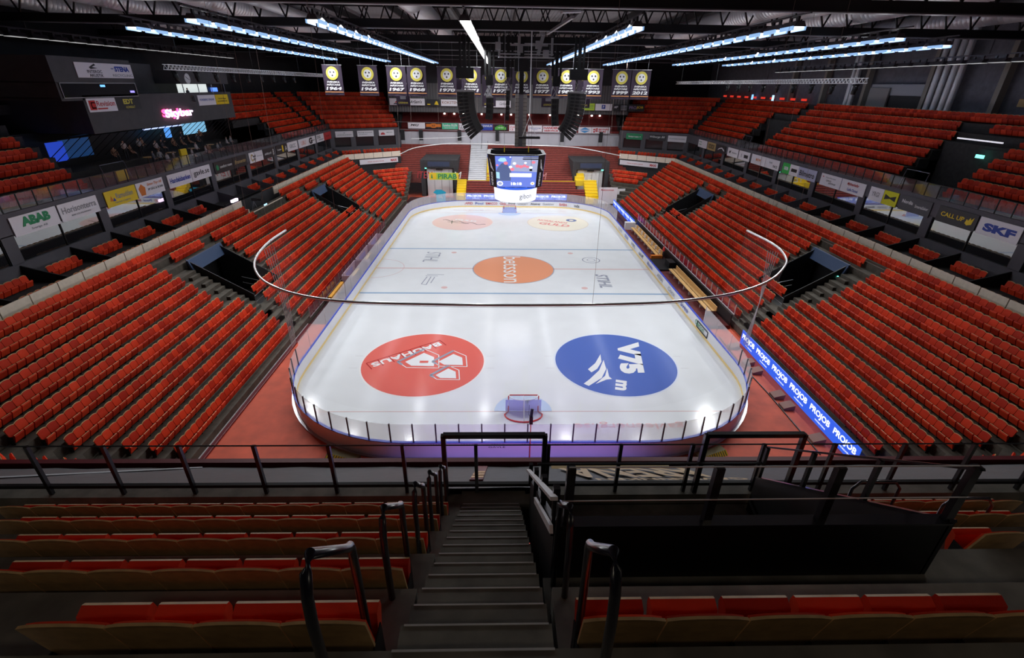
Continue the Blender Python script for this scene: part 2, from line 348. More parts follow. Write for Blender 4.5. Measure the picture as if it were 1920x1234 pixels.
# glass balustrade on the upper front edge: panes and posts
for s, nm in SIDES:
    t = empty('glass_balustrade', (X0+s*32.1, 0, 10.6)); tag(t, 'dark-posted glass balustrade along the upper stand edge, %s' % nm, 'balustrade')
    b = MB(); b.bar((0, -42.5, 0.5), (0, 42.5, 0.5), 0.02, 0.95); b.build('glass_pane', M_rail_glass, t)
    b = MB(); b.bar((0, -42.5, 1.0), (0, 42.5, 1.0), 0.04); b.build('top_rail', M_black, t)
    for k in range(55):
        y = -24+k*1.23
        if y > 42: break
        b = MB(); b.bar((0, y, 0), (0, y, 1.0), 0.06); b.build('post', M_black, t)
# ------------------------------------------------------------------ floors, end walls, roof
b = MB(); b.box(-45, 45, -52, 62, -0.3, -0.03); tag(b.build('floor', M_floor), kind='structure')
b = MB(); b.box(-19.5, 20.4, -52, -31.5, -0.03, 0.0)
b.box(-17.5, 18.2, -31.5, 34.0, -0.03, 0.001); tag(b.build('floor_rink_surround', M_floor), kind='structure')
b = MB(); b.box(-17.5, -15.15, -13.9, 30.2, 0.001, 0.012); b.box(-17.5, 18.2, 30.2, 37.5, 0.001, 0.012); b.box(15.15, 18.2, 16.2, 30.2, 0.001, 0.012); tag(b.build('floor_dark_matting', mat('dark_matting', (0.07, 0.018, 0.022), 0.8, noise=0.3, nscale=1.5)), kind='structure')
b = MB(); b.box(-17.42, -17.15, -33, -14, 0.0, 0.1, 0); b.box(-17.46, -17.40, -33, -14, 0.0, 0.16, 1); tag(b.build('trim_floor_kerb', [M_maroon, M_white]), kind='structure')
b = MB(); b.box(-45, 45, 62, 62.4, 0, 26); b.box(-45, 45, -54, -53.6, 0, 26); tag(b.build('wall_ends', M_walld), kind='structure')
b = MB()
for k in range(230):
    x = -46+k*0.4; b.add([(x, -54, 25.3), (x+0.2, -54, 25.42), (x+0.4, -54, 25.3), (x, 62, 25.3), (x+0.2, 62, 25.42), (x+0.4, 62, 25.3)], [(0, 1, 4, 3), (1, 2, 5, 4)])
tag(b.build('ceiling', mat('roof_deck', (0.30, 0.30, 0.31), 0.6, noise=0.2, nscale=0.5)), kind='structure')
# roof girders
for k, y in enumerate((-44, -31.6, -18.9, -6.0, 6.9, 19.6, 32, 45)):
    b = MB(); b.box(-44, 44, y-0.2, y+0.2, 21.9, 22.48, 0); b.box(-44, 44, y-0.26, y+0.26, 21.86, 21.92, 1); b.box(-44, 44, y-0.15, y+0.15, 24.8, 25.1, 0)
    for j in range(-22, 22):
        x = j*2.0; b.bar((x, y, 22.48), (x+1, y, 24.9), 0.10); b.bar((x+1, y, 24.9), (x+2, y, 22.48), 0.10)
    tag(b.build('ceiling_girder', [M_black, mat('girder_flange', (0.2, 0.2, 0.22), 0.5)]), kind='structure')
b = MB()
for x in np.arange(-42, 43, 6.0): b.box(x-0.1, x+0.1, -53, 61, 24.3, 24.9)
tag(b.build('ceiling_purlins', M_black), kind='structure')
# ------------------------------------------------------------------ ventilation ducts
def duct(label, x, y0, y1, z, r):
    b = MB(); n = int((y1-y0)/0.45); P = []; R = []
    for k in range(n+1):
        y = y0+(y1-y0)*k/n; P += [(x, y-0.03, z), (x, y, z), (x, y+0.03, z)]; R += [r, r*1.02, r]
    b.tube(P, R, 20); tag(b.build('ventilation_duct', M_duct, smooth=True), label, 'duct')
duct('fat silver spiral duct running lengthways nearest the bar side wall', -39.5, -26, 32, 23.7, 0.75)
duct('fat silver spiral duct over the bar block', -31.6, -26, 30, 23.7, 0.8)
duct('fat silver spiral duct above the penalty boxes side', -23.5, -24, 30, 23.7, 0.85)
duct('slim silver spiral duct beside the fat one on the bar side', -19.6, -26, 10, 23.4, 0.4)
duct('fat silver spiral duct ending over the centre lamp strip', -8.3, -30, 22, 23.7, 0.85)
duct('fat silver spiral duct crossing above the benches boards', 19.0, -26, 26, 23.7, 0.9)
duct('slim silver spiral duct alongside the benches side duct', 22.3, -26, 20, 23.3, 0.35)
duct('fat silver spiral duct high over the benches side seats', 26.8, -28, 30, 23.7, 0.95)
duct('fat silver spiral duct closest to the benches side wall', 37.5, -22, 34, 23.6, 0.8)
# ------------------------------------------------------------------ floodlights
hb = MB(); hb.add([(-0.34, -0.78, -0.08), (0.34, -0.78, -0.08), (0.34, 0.78, -0.08), (-0.34, 0.78, -0.08), (-0.2, -0.74, 0.2), (0.2, -0.74, 0.2), (0.2, 0.74, 0.2), (-0.2, 0.74, 0.2)],
    [(4, 5, 6, 7), (0, 1, 5, 4), (1, 2, 6, 5), (2, 3, 7, 6), (3, 0, 4, 7), (0, 3, 2, 1)]); hb.box(-0.06, 0.06, -0.5, -0.3, 0.2, 0.45); hb.box(-0.06, 0.06, 0.3, 0.5, 0.2, 0.45); hb.box(-0.04, 0.04, -0.5, 0.5, 0.38, 0.45)
house = hb.build('floodlight', M_house); me_house = house.data; bpy.data.objects.remove(house)
lb = MB(); lb.box(-0.26, 0.26, -0.70, 0.70, -0.12, -0.085); lens = lb.build('lens', M_lamp); me_lens = lens.data; bpy.data.objects.remove(lens)
db = MB(); db.box(-0.40, -0.30, -0.72, 0.72, -0.26, -0.06); db.box(0.30, 0.40, -0.72, 0.72, -0.26, -0.06); dif = db.build('diffuser', M_lampb); me_dif = dif.data; bpy.data.objects.remove(dif)
me_lens_dim = me_lens.copy(); me_lens_dim.materials[0] = mat('lamp_dim', (0.6, 0.6, 0.6), 0.3, emit=(1, 1, 1), es=0.35)
LR2 = [(r[0], r[1], r[2], LZ, r[4], True) for r in LROWS]+[(-38, -16, 26, 20.9, 'unlit row over the bar roof', False), (38.3, -14, 28, 20.3, 'unlit row over the benches upper stand', False)]
for x, y0, y1, z, nm, lit in LR2:
    step = 1.75 if x == -3.5 else 2.0; n = int((y1-y0)/step)
    rail = MB(); rail.bar((x, y0-0.8, z+0.5), (x, y1+0.5, z+0.5), 0.12, 0.08)
    for yy in (-6.0, 6.9, 19.6): rail.bar((x, yy, z+0.5), (x, yy, 22), 0.06)
    tag(rail.build('lighting_rail', M_house), 'steel rail carrying the floodlights, %s' % nm, 'rail')
    for k in range(n):
        o = bpy.data.objects.new('floodlight', me_house); o.location = (x, y0+k*step+0.8, z); COL.objects.link(o)
        tag(o, '%s floodlight, %s from the near end, %s' % ('glowing' if lit else 'unlit', ordw(k+1), nm), 'floodlight', 'floodlights: '+nm)
        link(bpy.data.objects.new('lens', me_lens if lit else me_lens_dim), o)
        if lit and x != -3.5: link(bpy.data.objects.new('diffuser', me_dif), o)
# ------------------------------------------------------------------ ice and its paint
RL, RW, RR = 30.0, 15.0, 8.5
def rink_path(off=0.0, n=14):
    r = RR+off; P = []
    for cx, cy, a0 in ((RW-RR, RL-RR, 0), (-(RW-RR), RL-RR, 90), (-(RW-RR), -(RL-RR), 180), (RW-RR, -(RL-RR), 270)):
        for k in range(n+1):
            a = math.radians(a0+90*k/n); P.append((cx+r*math.cos(a), cy+r*math.sin(a)))
    return P
b = MB(); P = rink_path(); b.add([(x, y, 0.02) for x, y in P]+[(x, y, -0.02) for x, y in P], [tuple(range(len(P)))]+[(len(P)+i, len(P)+(i+1) % len(P), (i+1) % len(P), i) for i in range(len(P))])
ice = b.build('floor_ice', M_ice); tag(ice, kind='structure')
Z1, Z2, Z3, Z4 = 0.026, 0.032, 0.038, 0.044
def deco(name, mb, m): return mb.build(name, m, ice)
M_lblue = paint('ice_line_blue', (0.30, 0.44, 0.62)); M_lred = paint('ice_line_red', (0.76, 0.52, 0.50))
for y in (-7.07, 7.07): b = MB(); b.box(-15, 15, y-0.15, y+0.15, Z1-0.002, Z1); deco('blue_line', b, M_lblue)
b = MB(); b.box(-15, 15, -0.12, 0.12, Z1-0.002, Z1); deco('centre_line', b, M_lred)
for y in (-26, 26): b = MB(); b.box(-13.9, 13.9, y-0.03, y+0.03, Z1-0.002, Z1); deco('goal_line', b, M_lred)
M_pw = paint('ice_white', (0.86, 0.87, 0.88))
def circle_ad(name, x, y, color, ring):
    b = MB(); b.disc((x, y, Z1), 4.5, 72); deco('ring', b, paint(name+'_ring', ring)); b = MB(); b.disc((x, y, Z2), 4.38, 72); deco(name, b, paint(name, color))
circle_ad('orange_circle', 0, 0, (0.84, 0.35, 0.20), (0.45, 0.47, 0.55))
circle_ad('red_circle', -7, -20.03, (0.80, 0.16, 0.13), (0.88, 0.85, 0.85))
circle_ad('blue_circle', 7, -20.03, (0.10, 0.17, 0.52), (0.75, 0.8, 0.9))
circle_ad('pink_circle', -7, 20.03, (0.86, 0.60, 0.57), (0.85, 0.8, 0.8))
circle_ad('cream_circle', 7, 20.03, (0.88, 0.83, 0.70), (0.80, 0.7, 0.6))
def icetxt(s, x, y, ang, wd, ht, m, bold=0.015, z=Z3, shear=0.0, name='lettering'):
    a = math.radians(ang); ex = np.array([math.cos(a), math.sin(a), 0]); ey = np.array([-math.sin(a), math.cos(a), 0])
    o = np.array([x, y, z])-ex*wd/2-ey*ht/2; return lettering(s, o, ex, ey, wd, ht, m, ice, bold, shear, 0.0, name)
icetxt('betsson', -0.1, 0, -90, 8.3, 2.0, M_pw, 0.0)
M_pgrey = paint('ice_grey', (0.36, 0.38, 0.46)); M_pblk = paint('ice_black', (0.07, 0.07, 0.09)); M_pdb = paint('ice_darkblue', (0.14, 0.2, 0.42)); M_pr = paint('ice_pale_red', (0.8, 0.33, 0.30)); M_dkred = paint('ice_dark_red', (0.45, 0.03, 0.03))
# red circle: word along a slanted bar and three little houses
U = np.array([math.cos(math.radians(48)), math.sin(math.radians(48))])
def rc(px, py): return (-7+px, -20.03+py)
icetxt('SUAHUAB'[::-1], -8.35, -18.9, 216, 5.6, 0.62, M_pw, 0.04)
b = MB(); a = math.radians(36); ex = np.array([math.cos(a), math.sin(a), 0]); ey = np.array([-math.sin(a), math.cos(a), 0]); c0 = np.array([-8.35, -18.9, Z3])
for k in range(8):
    p = c0+ex*(-3.0+k*0.86); b.bar(p-ey*0.5, p+ey*0.5, 0.07, 0.004)
b.bar(c0-ex*3.0+ey*0.5, c0+ex*3.05+ey*0.5, 0.07, 0.004); deco('emblem', b, M_dkred)
def house_logo(cx, cy, s, hole):
    pts = [(-1.3, 0), (-0.1, 1.35), (0.75, 0.7), (0.9, -0.6), (-0.75, -0.55)]
    b = MB(); b.add([(cx+x*s, cy+y*s, Z3) for x, y in pts], [tuple(range(5))]); deco('emblem', b, M_pw)
    b = MB(); q = [(cx+x*s*1.42, cy+y*s*1.45, Z3) for x, y in pts]
    for i in range(5): b.bar(q[i], q[(i+1) % 5], 0.07, 0.004)
    deco('emblem', b, M_pw)
    b = MB(); b.bar((q[0][0], q[0][1], Z4), (q[1][0], q[1][1], Z4), 0.2, 0.004); b.bar((q[0][0], q[0][1], Z4), ((q[0][0]+q[4][0])/2, (q[0][1]+q[4][1])/2, Z4), 0.2, 0.004); deco('emblem', b, M_pgrey)
    if hole: b = MB(); b.box(cx-0.22, cx+0.4, cy-0.15, cy+0.15, Z4, Z4+0.002); deco('emblem', b, paint('red_circle', ()))
house_logo(-7.05, -20.05, 0.98, True); house_logo(-4.85, -20.0, 0.82, False); house_logo(-5.05, -21.85, 0.66, False)
# blue circle
icetxt('V75', 8.25, -19.25, -99, 4.9, 1.75, M_pw, 0.07, shear=-0.15)
icetxt('m', 6.75, -23.1, -105, 1.25, 0.75, M_pw, 0.05)
b = MB()
for q in ([(6.13, -18.88), (6.0, -20.0), (5.5, -21.0), (5.01, -21.47), (4.83, -21.05), (5.5, -20.2)], [(6.2, -19.74), (6.15, -21.0), (5.6, -22.2), (4.54, -23.19), (4.24, -22.91), (4.7, -22.4), (5.6, -21.2)], [(6.24, -20.89), (6.15, -22.0), (6.3, -22.33), (5.9, -22.4), (5.04, -22.95), (5.9, -21.9)]):
    b.add([(x, y, Z3) for x, y in q], [tuple(range(len(q)))])
deco('emblem', b, M_pw)
icetxt('NORRLANDS', 6.3, 20.8, -24, 4.6, 0.9, M_pr, 0.03); icetxt('GULD', 6.4, 19.0, -22, 4.6, 1.3, M_pr, 0.04)
b = MB(); b.disc((9.2, 21.5, Z3), 0.8, 20, r0=0.35); deco('emblem', b, M_pdb)
b = MB()
for k in range(16): b.bar((-10+k*0.4, 21.2-k*0.17+0.35*math.sin(k*1.3), Z3), (-9.6+k*0.4, 21.03-k*0.17+0.35*math.sin((k+1)*1.3), Z3), 0.13, 0.004)
b.bar((-9.2, 20.1, Z3), (-6.0, 19.0, Z3), 0.1, 0.004); b.bar((-8.6, 20.9, Z3), (-8.5, 19.0, Z3), 0.1, 0.004); deco('signature', b, M_pblk)
icetxt('GULD', -6.6, 21.0, -20, 3.4, 0.8, M_pw, 0.04)
icetxt('STIHL', -9.4, 3.9, -92, 3.6, 1.7, M_pgrey, -0.01, shear=0.2); icetxt('STIHL', 9.3, -3.6, -92, 3.9, 1.3, M_pgrey, 0.02, shear=0.2)
b = MB(); b.disc((9.1, 3.1, Z1), 1.05, 32, r0=0.93); b.disc((9.1, 3.1, Z1), 0.5, 20, r0=0.42); deco('emblem', b, M_pgrey)
b = MB()
for a_, c_ in (((-9.2, -1.9), (-7.4, -2.0)), ((-9.3, -2.3), (-8.0, -2.4)), ((-9.1, -2.6), (-9.4, -4.7)), ((-8.7, -2.6), (-8.9, -4.9)), ((-8.3, -2.7), (-8.5, -4.4)), ((-9.4, -4.7), (-8.9, -4.9))): b.bar((*a_, Z1), (*c_, Z1), 0.1, 0.004)
deco('emblem', b, M_pgrey)
for sx in (-7, 7):
    for sy in (-5.6, 5.6): b = MB(); b.disc((sx, sy, Z1), 0.32, 20); deco('faceoff_spot', b, M_lred)
    for yc in (-20.03, 20.03):
        b = MB()
        for q in (-1, 1):
            for dy in (-0.85, 0.85): b.box(sx+q*4.55-(0.6 if q < 0 else 0), sx+q*4.55+(0.6 if q > 0 else 0), yc+dy-0.03, yc+dy+0.03, Z1, Z1+0.002)
        deco('hash_marks', b, paint('ice_hash', (0.7, 0.7, 0.72)))
b = MB(); b.disc((-15.0, 0, Z1), 3.05, 40, r0=3.0)
V = [v for v in b.v]; b2 = MB(); n = 40
for k in range(n):
    t0, t1 = -math.pi/2+math.pi*k/n, -math.pi/2+math.pi*(k+1)/n; b2.bar((-15+3*math.cos(t0), 3*math.sin(t0), Z1), (-15+3*math.cos(t1), 3*math.sin(t1), Z1), 0.05, 0.004)
deco('referee_crease', b2, M_lred)
for sg in (-1, 1):
    b = MB(); b.disc((0, sg*26, Z1), 1.8, 30); 
    b.v = [(x, (y if (y-sg*26)*sg <= 0 else sg*26), z) for x, y, z in b.v]; deco('goal_crease', b, paint('ice_crease', (0.55, 0.66, 0.85)))
icetxt('gavleenergi.se', 6.3, -27.4, 180, 6.6, 0.7, paint('ice_red_text', (0.83, 0.5, 0.5)), 0.0, Z1)
icetxt('Gavle Energi', -6.6, 27.6, 0, 4.8, 0.5, paint('ice_red_text', (0.83, 0.5, 0.5)), 0.0, Z1)
# ------------------------------------------------------------------ boards and glass
rb = empty('rink_boards', (0, 0, 0)); tag(rb, 'white advertising boards with blue cap rail and glass all round the ice', 'rink boards')
def sweep(mb, idx, prof, n=14, m=0, closed=False):
    """prof: (offset outwards, z); idx: points of the rink path"""
    P = {}; offs = sorted({o for o, z in prof})
    for o in offs: P[o] = rink_path(o, n)
    k = len(prof); V = [(P[o][i][0], P[o][i][1], z) for i in idx for o, z in prof]; F = []
    N = len(idx)
    for a in range(N if closed else N-1):
        c = (a+1) % N
        for j in range(k): F.append((a*k+j, c*k+j, c*k+(j+1) % k, a*k+(j+1) % k))
    if not closed: F += [tuple(range(k)), tuple((N-1)*k+j for j in range(k-1, -1, -1))]
    mb.add(V, F, m)
NP = 60; ALL = list(range(60))
b = MB(); sweep(b, ALL, [(0, 0), (0, 1.0), (0.12, 1.0), (0.12, 0)], closed=True); b.build('board_wall', M_board, rb)
b = MB(); sweep(b, ALL, [(-0.015, 0.02), (-0.015, 0.2), (0.0, 0.2), (0.0, 0.02)], closed=True); b.build('kick_plate', M_yellow, rb)
b = MB(); sweep(b, ALL, [(-0.02, 1.0), (-0.02, 1.05), (0.14, 1.05), (0.14, 1.0)], closed=True); b.build('cap_rail', M_blue, rb)
b = MB(); sweep(b, ALL, [(0.12, 0.0), (0.12, 0.05), (0.28, 0.05), (0.28, 0.0)], closed=True); b.build('floor_plate', M_steel, rb)
def pane_run(P, zt, closed=False):
    b = MB(); V = []; F = []
    for x, y in P: V += [(x, y, 1.05), (x, y, zt)]
    for i in range(len(P)-1): F.append((2*i, 2*i+2, 2*i+3, 2*i+1))
    b.add(V, F); return b.build('glass_pane', M_glass, rb)
def straight(a, c, n=2): return [(a[0]+(c[0]-a[0])*t/n, a[1]+(c[1]-a[1])*t/n) for t in range(n+1)]
PG = rink_path(0.06)
# index layout: 0-14 far right corner, 15-29 far left, 30-44 near left, 45-59 near right
near_run = [PG[i] for i in range(30, 60)]; pane_run(near_run, 2.2)
far_run = [PG[i] for i in range(0, 30)]; pane_run(far_run, 2.3)
pane_run([PG[29], PG[30]], 2.45); pane_run([PG[59], (15.06, -15.5)], 2.45); pane_run([(15.06, 17.5), PG[0]], 2.45)
def post_at(x, y, zt, m, r=0.035, name='glass_post'):
    b = MB(); b.bar((x, y, 1.02), (x, y, zt), r*2); return b.build(name, m, rb)
M_post = mat('post_dark', (0.05, 0.05, 0.07), 0.4)
def along(P, step):
    out = []; acc = 0.0; nxt = step/2
    for (x0, y0), (x1, y1) in zip(P[:-1], P[1:]):
        L = math.hypot(x1-x0, y1-y0)
        while nxt <= acc+L: t = (nxt-acc)/L; out.append((x0+(x1-x0)*t, y0+(y1-y0)*t)); nxt += step
        acc += L
    return out
for x, y in along(near_run, 1.21): post_at(x, y, 2.22, M_post)
for x, y in along(far_run, 1.21): post_at(x, y, 2.3, M_steel, 0.02)
for x, y in along([PG[30], PG[29]], 3.6)+along([PG[59], (15.06, -15.5)], 2.4)+along([(15.06, 17.5), PG[0]], 1.2): post_at(x, y, 2.47, M_steel, 0.012)
b = MB(); b.bar((15.06, -15.5, 1.0), (15.06, -15.5, 2.47), 0.05); b.build('glass_post', M_white, rb)
# writing on the boards
def btxt(s, x, y, ang, wd, ht, m, z=0.38, bold=0.01): 
    a = math.radians(ang); ex = np.array([math.cos(a), math.sin(a), 0]); lettering(s, np.array([x, y, z])-ex*wd/2, ex, (0, 0, 1), wd, ht, m, rb, bold, 0, 0.02)
fx = -7.6
for s_, wd, m in (('RAPID', 1.6, M_inkr), ('Pool', 1.3, M_inkb), ('BIMACCO', 1.9, M_inkr), ('Gävle', 1.0, M_inkr), ('Energi', 1.1, M_ink), ('Unicarr', 1.7, M_inkg), ('Alcatraz', 1.6, M_ink), ('Guestmed', 1.9, M_inkg)):
    btxt(s_, fx+wd/2, 29.97, 0, wd, 0.36, m, 0.42); fx += wd+0.42
btxt('BABA', 8.9, 29.62, -17, 1.3, 0.4, M_inkr); btxt('nds', 11.0, 28.6, -32, 0.9, 0.45, M_ink)
for k, (s_, m) in enumerate((('ELON', M_inkg), ('SVEVIA', M_inkb), ('HPL', M_inkg), ('onoff', M_ink), ('Mekonomen', M_inkb), ('ATEA', M_inkg), ('Coca', M_inkg), ('Svea', M_inkb), ('Clarion', M_green))): btxt(s_, 14.97, 14.5-k*3.7, -90, 1.9, 0.4, m, 0.4)
b = MB()
for q in ((14.96, -14.6, 0.3, 14.96, -14.6, 0.8), (14.96, -16.8, 0.3, 14.96, -16.8, 0.8), (14.96, -14.6, 0.8, 14.96, -16.8, 0.8), (14.96, -14.6, 0.3, 14.96, -16.8, 0.3)): b.bar(q[:3], q[3:], 0.05)
b.build('emblem', M_ink, rb)
for k in range(9): btxt('JALLE', -6.4+k*1.62, -30.13, 0, 0.75, 0.1, M_inkg, 0.87, 0.0)
for q, s_ in ((-9.7, 'GAVLE MASKINLAS'), (-1.6, 'GAVLE')): btxt(s_, q, -30.13 if q > -5 else -29.42, 0 if q > -5 else -22, 1.7 if q < -5 else 0.9, 0.1, M_ink, 0.7, 0.0)
# ------------------------------------------------------------------ goals
def goal(sg, label):
    t = empty('ice_hockey_goal', (0, sg*26, 0.02)); tag(t, label, 'goal'); w2 = 0.915
    b = MB(); b.tube([(-w2, 0, 0), (-w2, 0, 1.14), (-w2+0.08, 0, 1.22), (w2-0.08, 0, 1.22), (w2, 0, 1.14), (w2, 0, 0)], 0.035, 8); b.build('goal_frame', M_red, t, True)
    base = [(-w2, 0, 0.03)]+[(-1.15*math.cos(math.radians(a)) if abs(math.cos(math.radians(a))) > 0.6 else -1.15*math.cos(math.radians(a)), sg*(0.35+0.75*math.sin(math.radians(a))), 0.03) for a in range(0, 181, 15)]+[(w2, 0, 0.03)]
    b = MB(); b.tube(base, 0.045, 8); b.build('base_frame', M_red, t, True)
    top = [(-w2+0.05, 0, 1.2)]+[(-0.85*math.cos(math.radians(a)), sg*(0.1+0.42*math.sin(math.radians(a))), 1.2) for a in range(0, 181, 15)]+[(w2-0.05, 0, 1.2)]
    b = MB(); b.tube(top, 0.025, 8); b.tube([(0, sg*0.52, 1.2), (0, sg*1.08, 0.05)], 0.03, 8); b.tube([(0, 0, 1.2), (0, sg*0.52, 1.2)], 0.02, 6); b.build('back_frame', M_white, t, True)
    b = MB(); n = len(base); b.add(base+top, [(i, i+1, n+i+1, n+i) for i in range(n-1)]); b.add(top, [tuple(range(len(top)))])
    b.build('net', MATS.get('goal_net') or glass_mat('goal_net', op=0.16, refl=0.0, film=(0.85, 0.87, 0.95), fres=0.0), t)
    b = MB(); b.box(-w2-0.18, w2+0.18, -sg*0.03-0.02, -sg*0.03+0.02, 0.04, 0.62); b.box(-w2-0.18, w2+0.18, sg*0.03-0.01, sg*0.03+0.01, 0.45, 0.9)
    b.build('net_skirt', mat('goal_canvas', (0.50, 0.56, 0.88), 0.8), t)
goal(-1, 'red framed hockey goal with white net nearest the terrace'); goal(1, 'red framed hockey goal beneath the scoreboard at the far end')
# ------------------------------------------------------------------ seats
def seat_template():
    parts = {}
    # backrest: arched plywood shell, front pad
    def arch(w2, z0, zs, zt, n=6): 
        pts = [(-w2, z0), ]; pts += [(-w2+2*w2*k/n, zs+(zt-zs)*(1-abs(2*k/n-1)**2.6)) for k in range(n+1)]; pts += [(w2, z0)]; return pts
    def slab(outl, yf, yb, tilt, z0):
        n = len(outl); V = [(x, yf-(z-z0)*tilt+0.14*x*x, z) for x, z in outl]+[(x, yb-(z-z0)*tilt+0.14*x*x, z) for x, z in outl]
        F = [tuple(range(n)), tuple(range(2*n-1, n-1, -1))]+[(i, (i+1) % n+0, n+(i+1) % n, n+i)[::-1] for i in range(n)]; return V, F
    parts['backrest'] = slab(arch(0.245, 0.34, 0.77, 0.82), 0.115, 0.095, 0.22, 0.36)
    parts['back_pad'] = slab(arch(0.236, 0.36, 0.742, 0.792), 0.140, 0.116, 0.22, 0.36)
    V = []; F = []
    w2 = 0.222
    prof = [(0.19, 0.11), (0.26, 0.10), (0.375, 0.42), (0.362, 0.485), (0.338, 0.495), (0.275, 0.465)]
    for x in (-w2, w2): V += [(x, y, z) for y, z in prof]
    n = len(prof); F = [tuple(range(n)), tuple(range(2*n-1, n-1, -1))]+[(i, n+i, n+(i+1) % n, (i+1) % n) for i in range(n)]
    parts['seat_pan'] = (V, F)
    b = MB(); b.box(-0.248, -0.238, 0.05, 0.25, 0.0, 0.42); b.box(0.238, 0.248, 0.05, 0.25, 0.0, 0.42); b.box(-0.24, 0.24, 0.12, 0.15, 0.30, 0.34)
    parts['bracket'] = (b.v, b.f); return parts
ST = seat_template()
def mk(name, m):
    me = bpy.data.meshes.new(name); me.from_pydata([tuple(v) for v in ST[name][0]], [], ST[name][1]); me.materials.append(m); return me
me_back, me_pad, me_pan, me_br = mk('backrest', M_wood), mk('back_pad', M_seat), mk('seat_pan', M_pan), mk('bracket', M_black)
me_pan.materials.append(M_wood); me_pan.polygons[5].material_index = 1
SEATS = []   # x, y, z, angle, label, group, kindkey
def seat(x, y, z, fx_, fy_, label, group): SEATS.append((x, y, z, math.atan2(-fx_, fy_), label, group))
def straight_row(s, nm, i, ya, yb, xs, z, blk, anchor, rowlab, fromfar):
    n = int((yb-ya)/0.5+1e-6); y0 = (ya+yb)/2-n*0.25+0.25
    for k in range(n):
        q = n-k if fromfar else k+1
        seat(X0+s*xs, y0+k*0.5, z, -s, 0, 'red tip-up seat, %s %s, %s, %s from %s' % (nm, blk, rowlab, ordw(q), anchor), 'red seats, %s' % nm)
def diag_row(s, nm, i, xs, z, far, a0, xe, blk, rowlab):
    c = np.array([xs, corner(xs)]); e = np.array(diag_pt(xs, xe)); L = np.linalg.norm(e-c); d = (e-c)/L; n = int((L-a0)/0.5)
    nrm = np.array([-0.6, -0.8]) if xs < 30 else np.array([-0.494, -0.869])
    for k in range(max(0, n)):
        p = c+d*(a0+0.25+k*0.5); yy = p[1] if far else -p[1]; ny = nrm[1] if far else -nrm[1]
        seat(X0+s*p[0], yy, z, s*nrm[0], ny, 'red tip-up seat, %s %s, %s, %s from corner steps' % (nm, blk, rowlab, ordw(k+1)), 'red seats, %s' % nm)
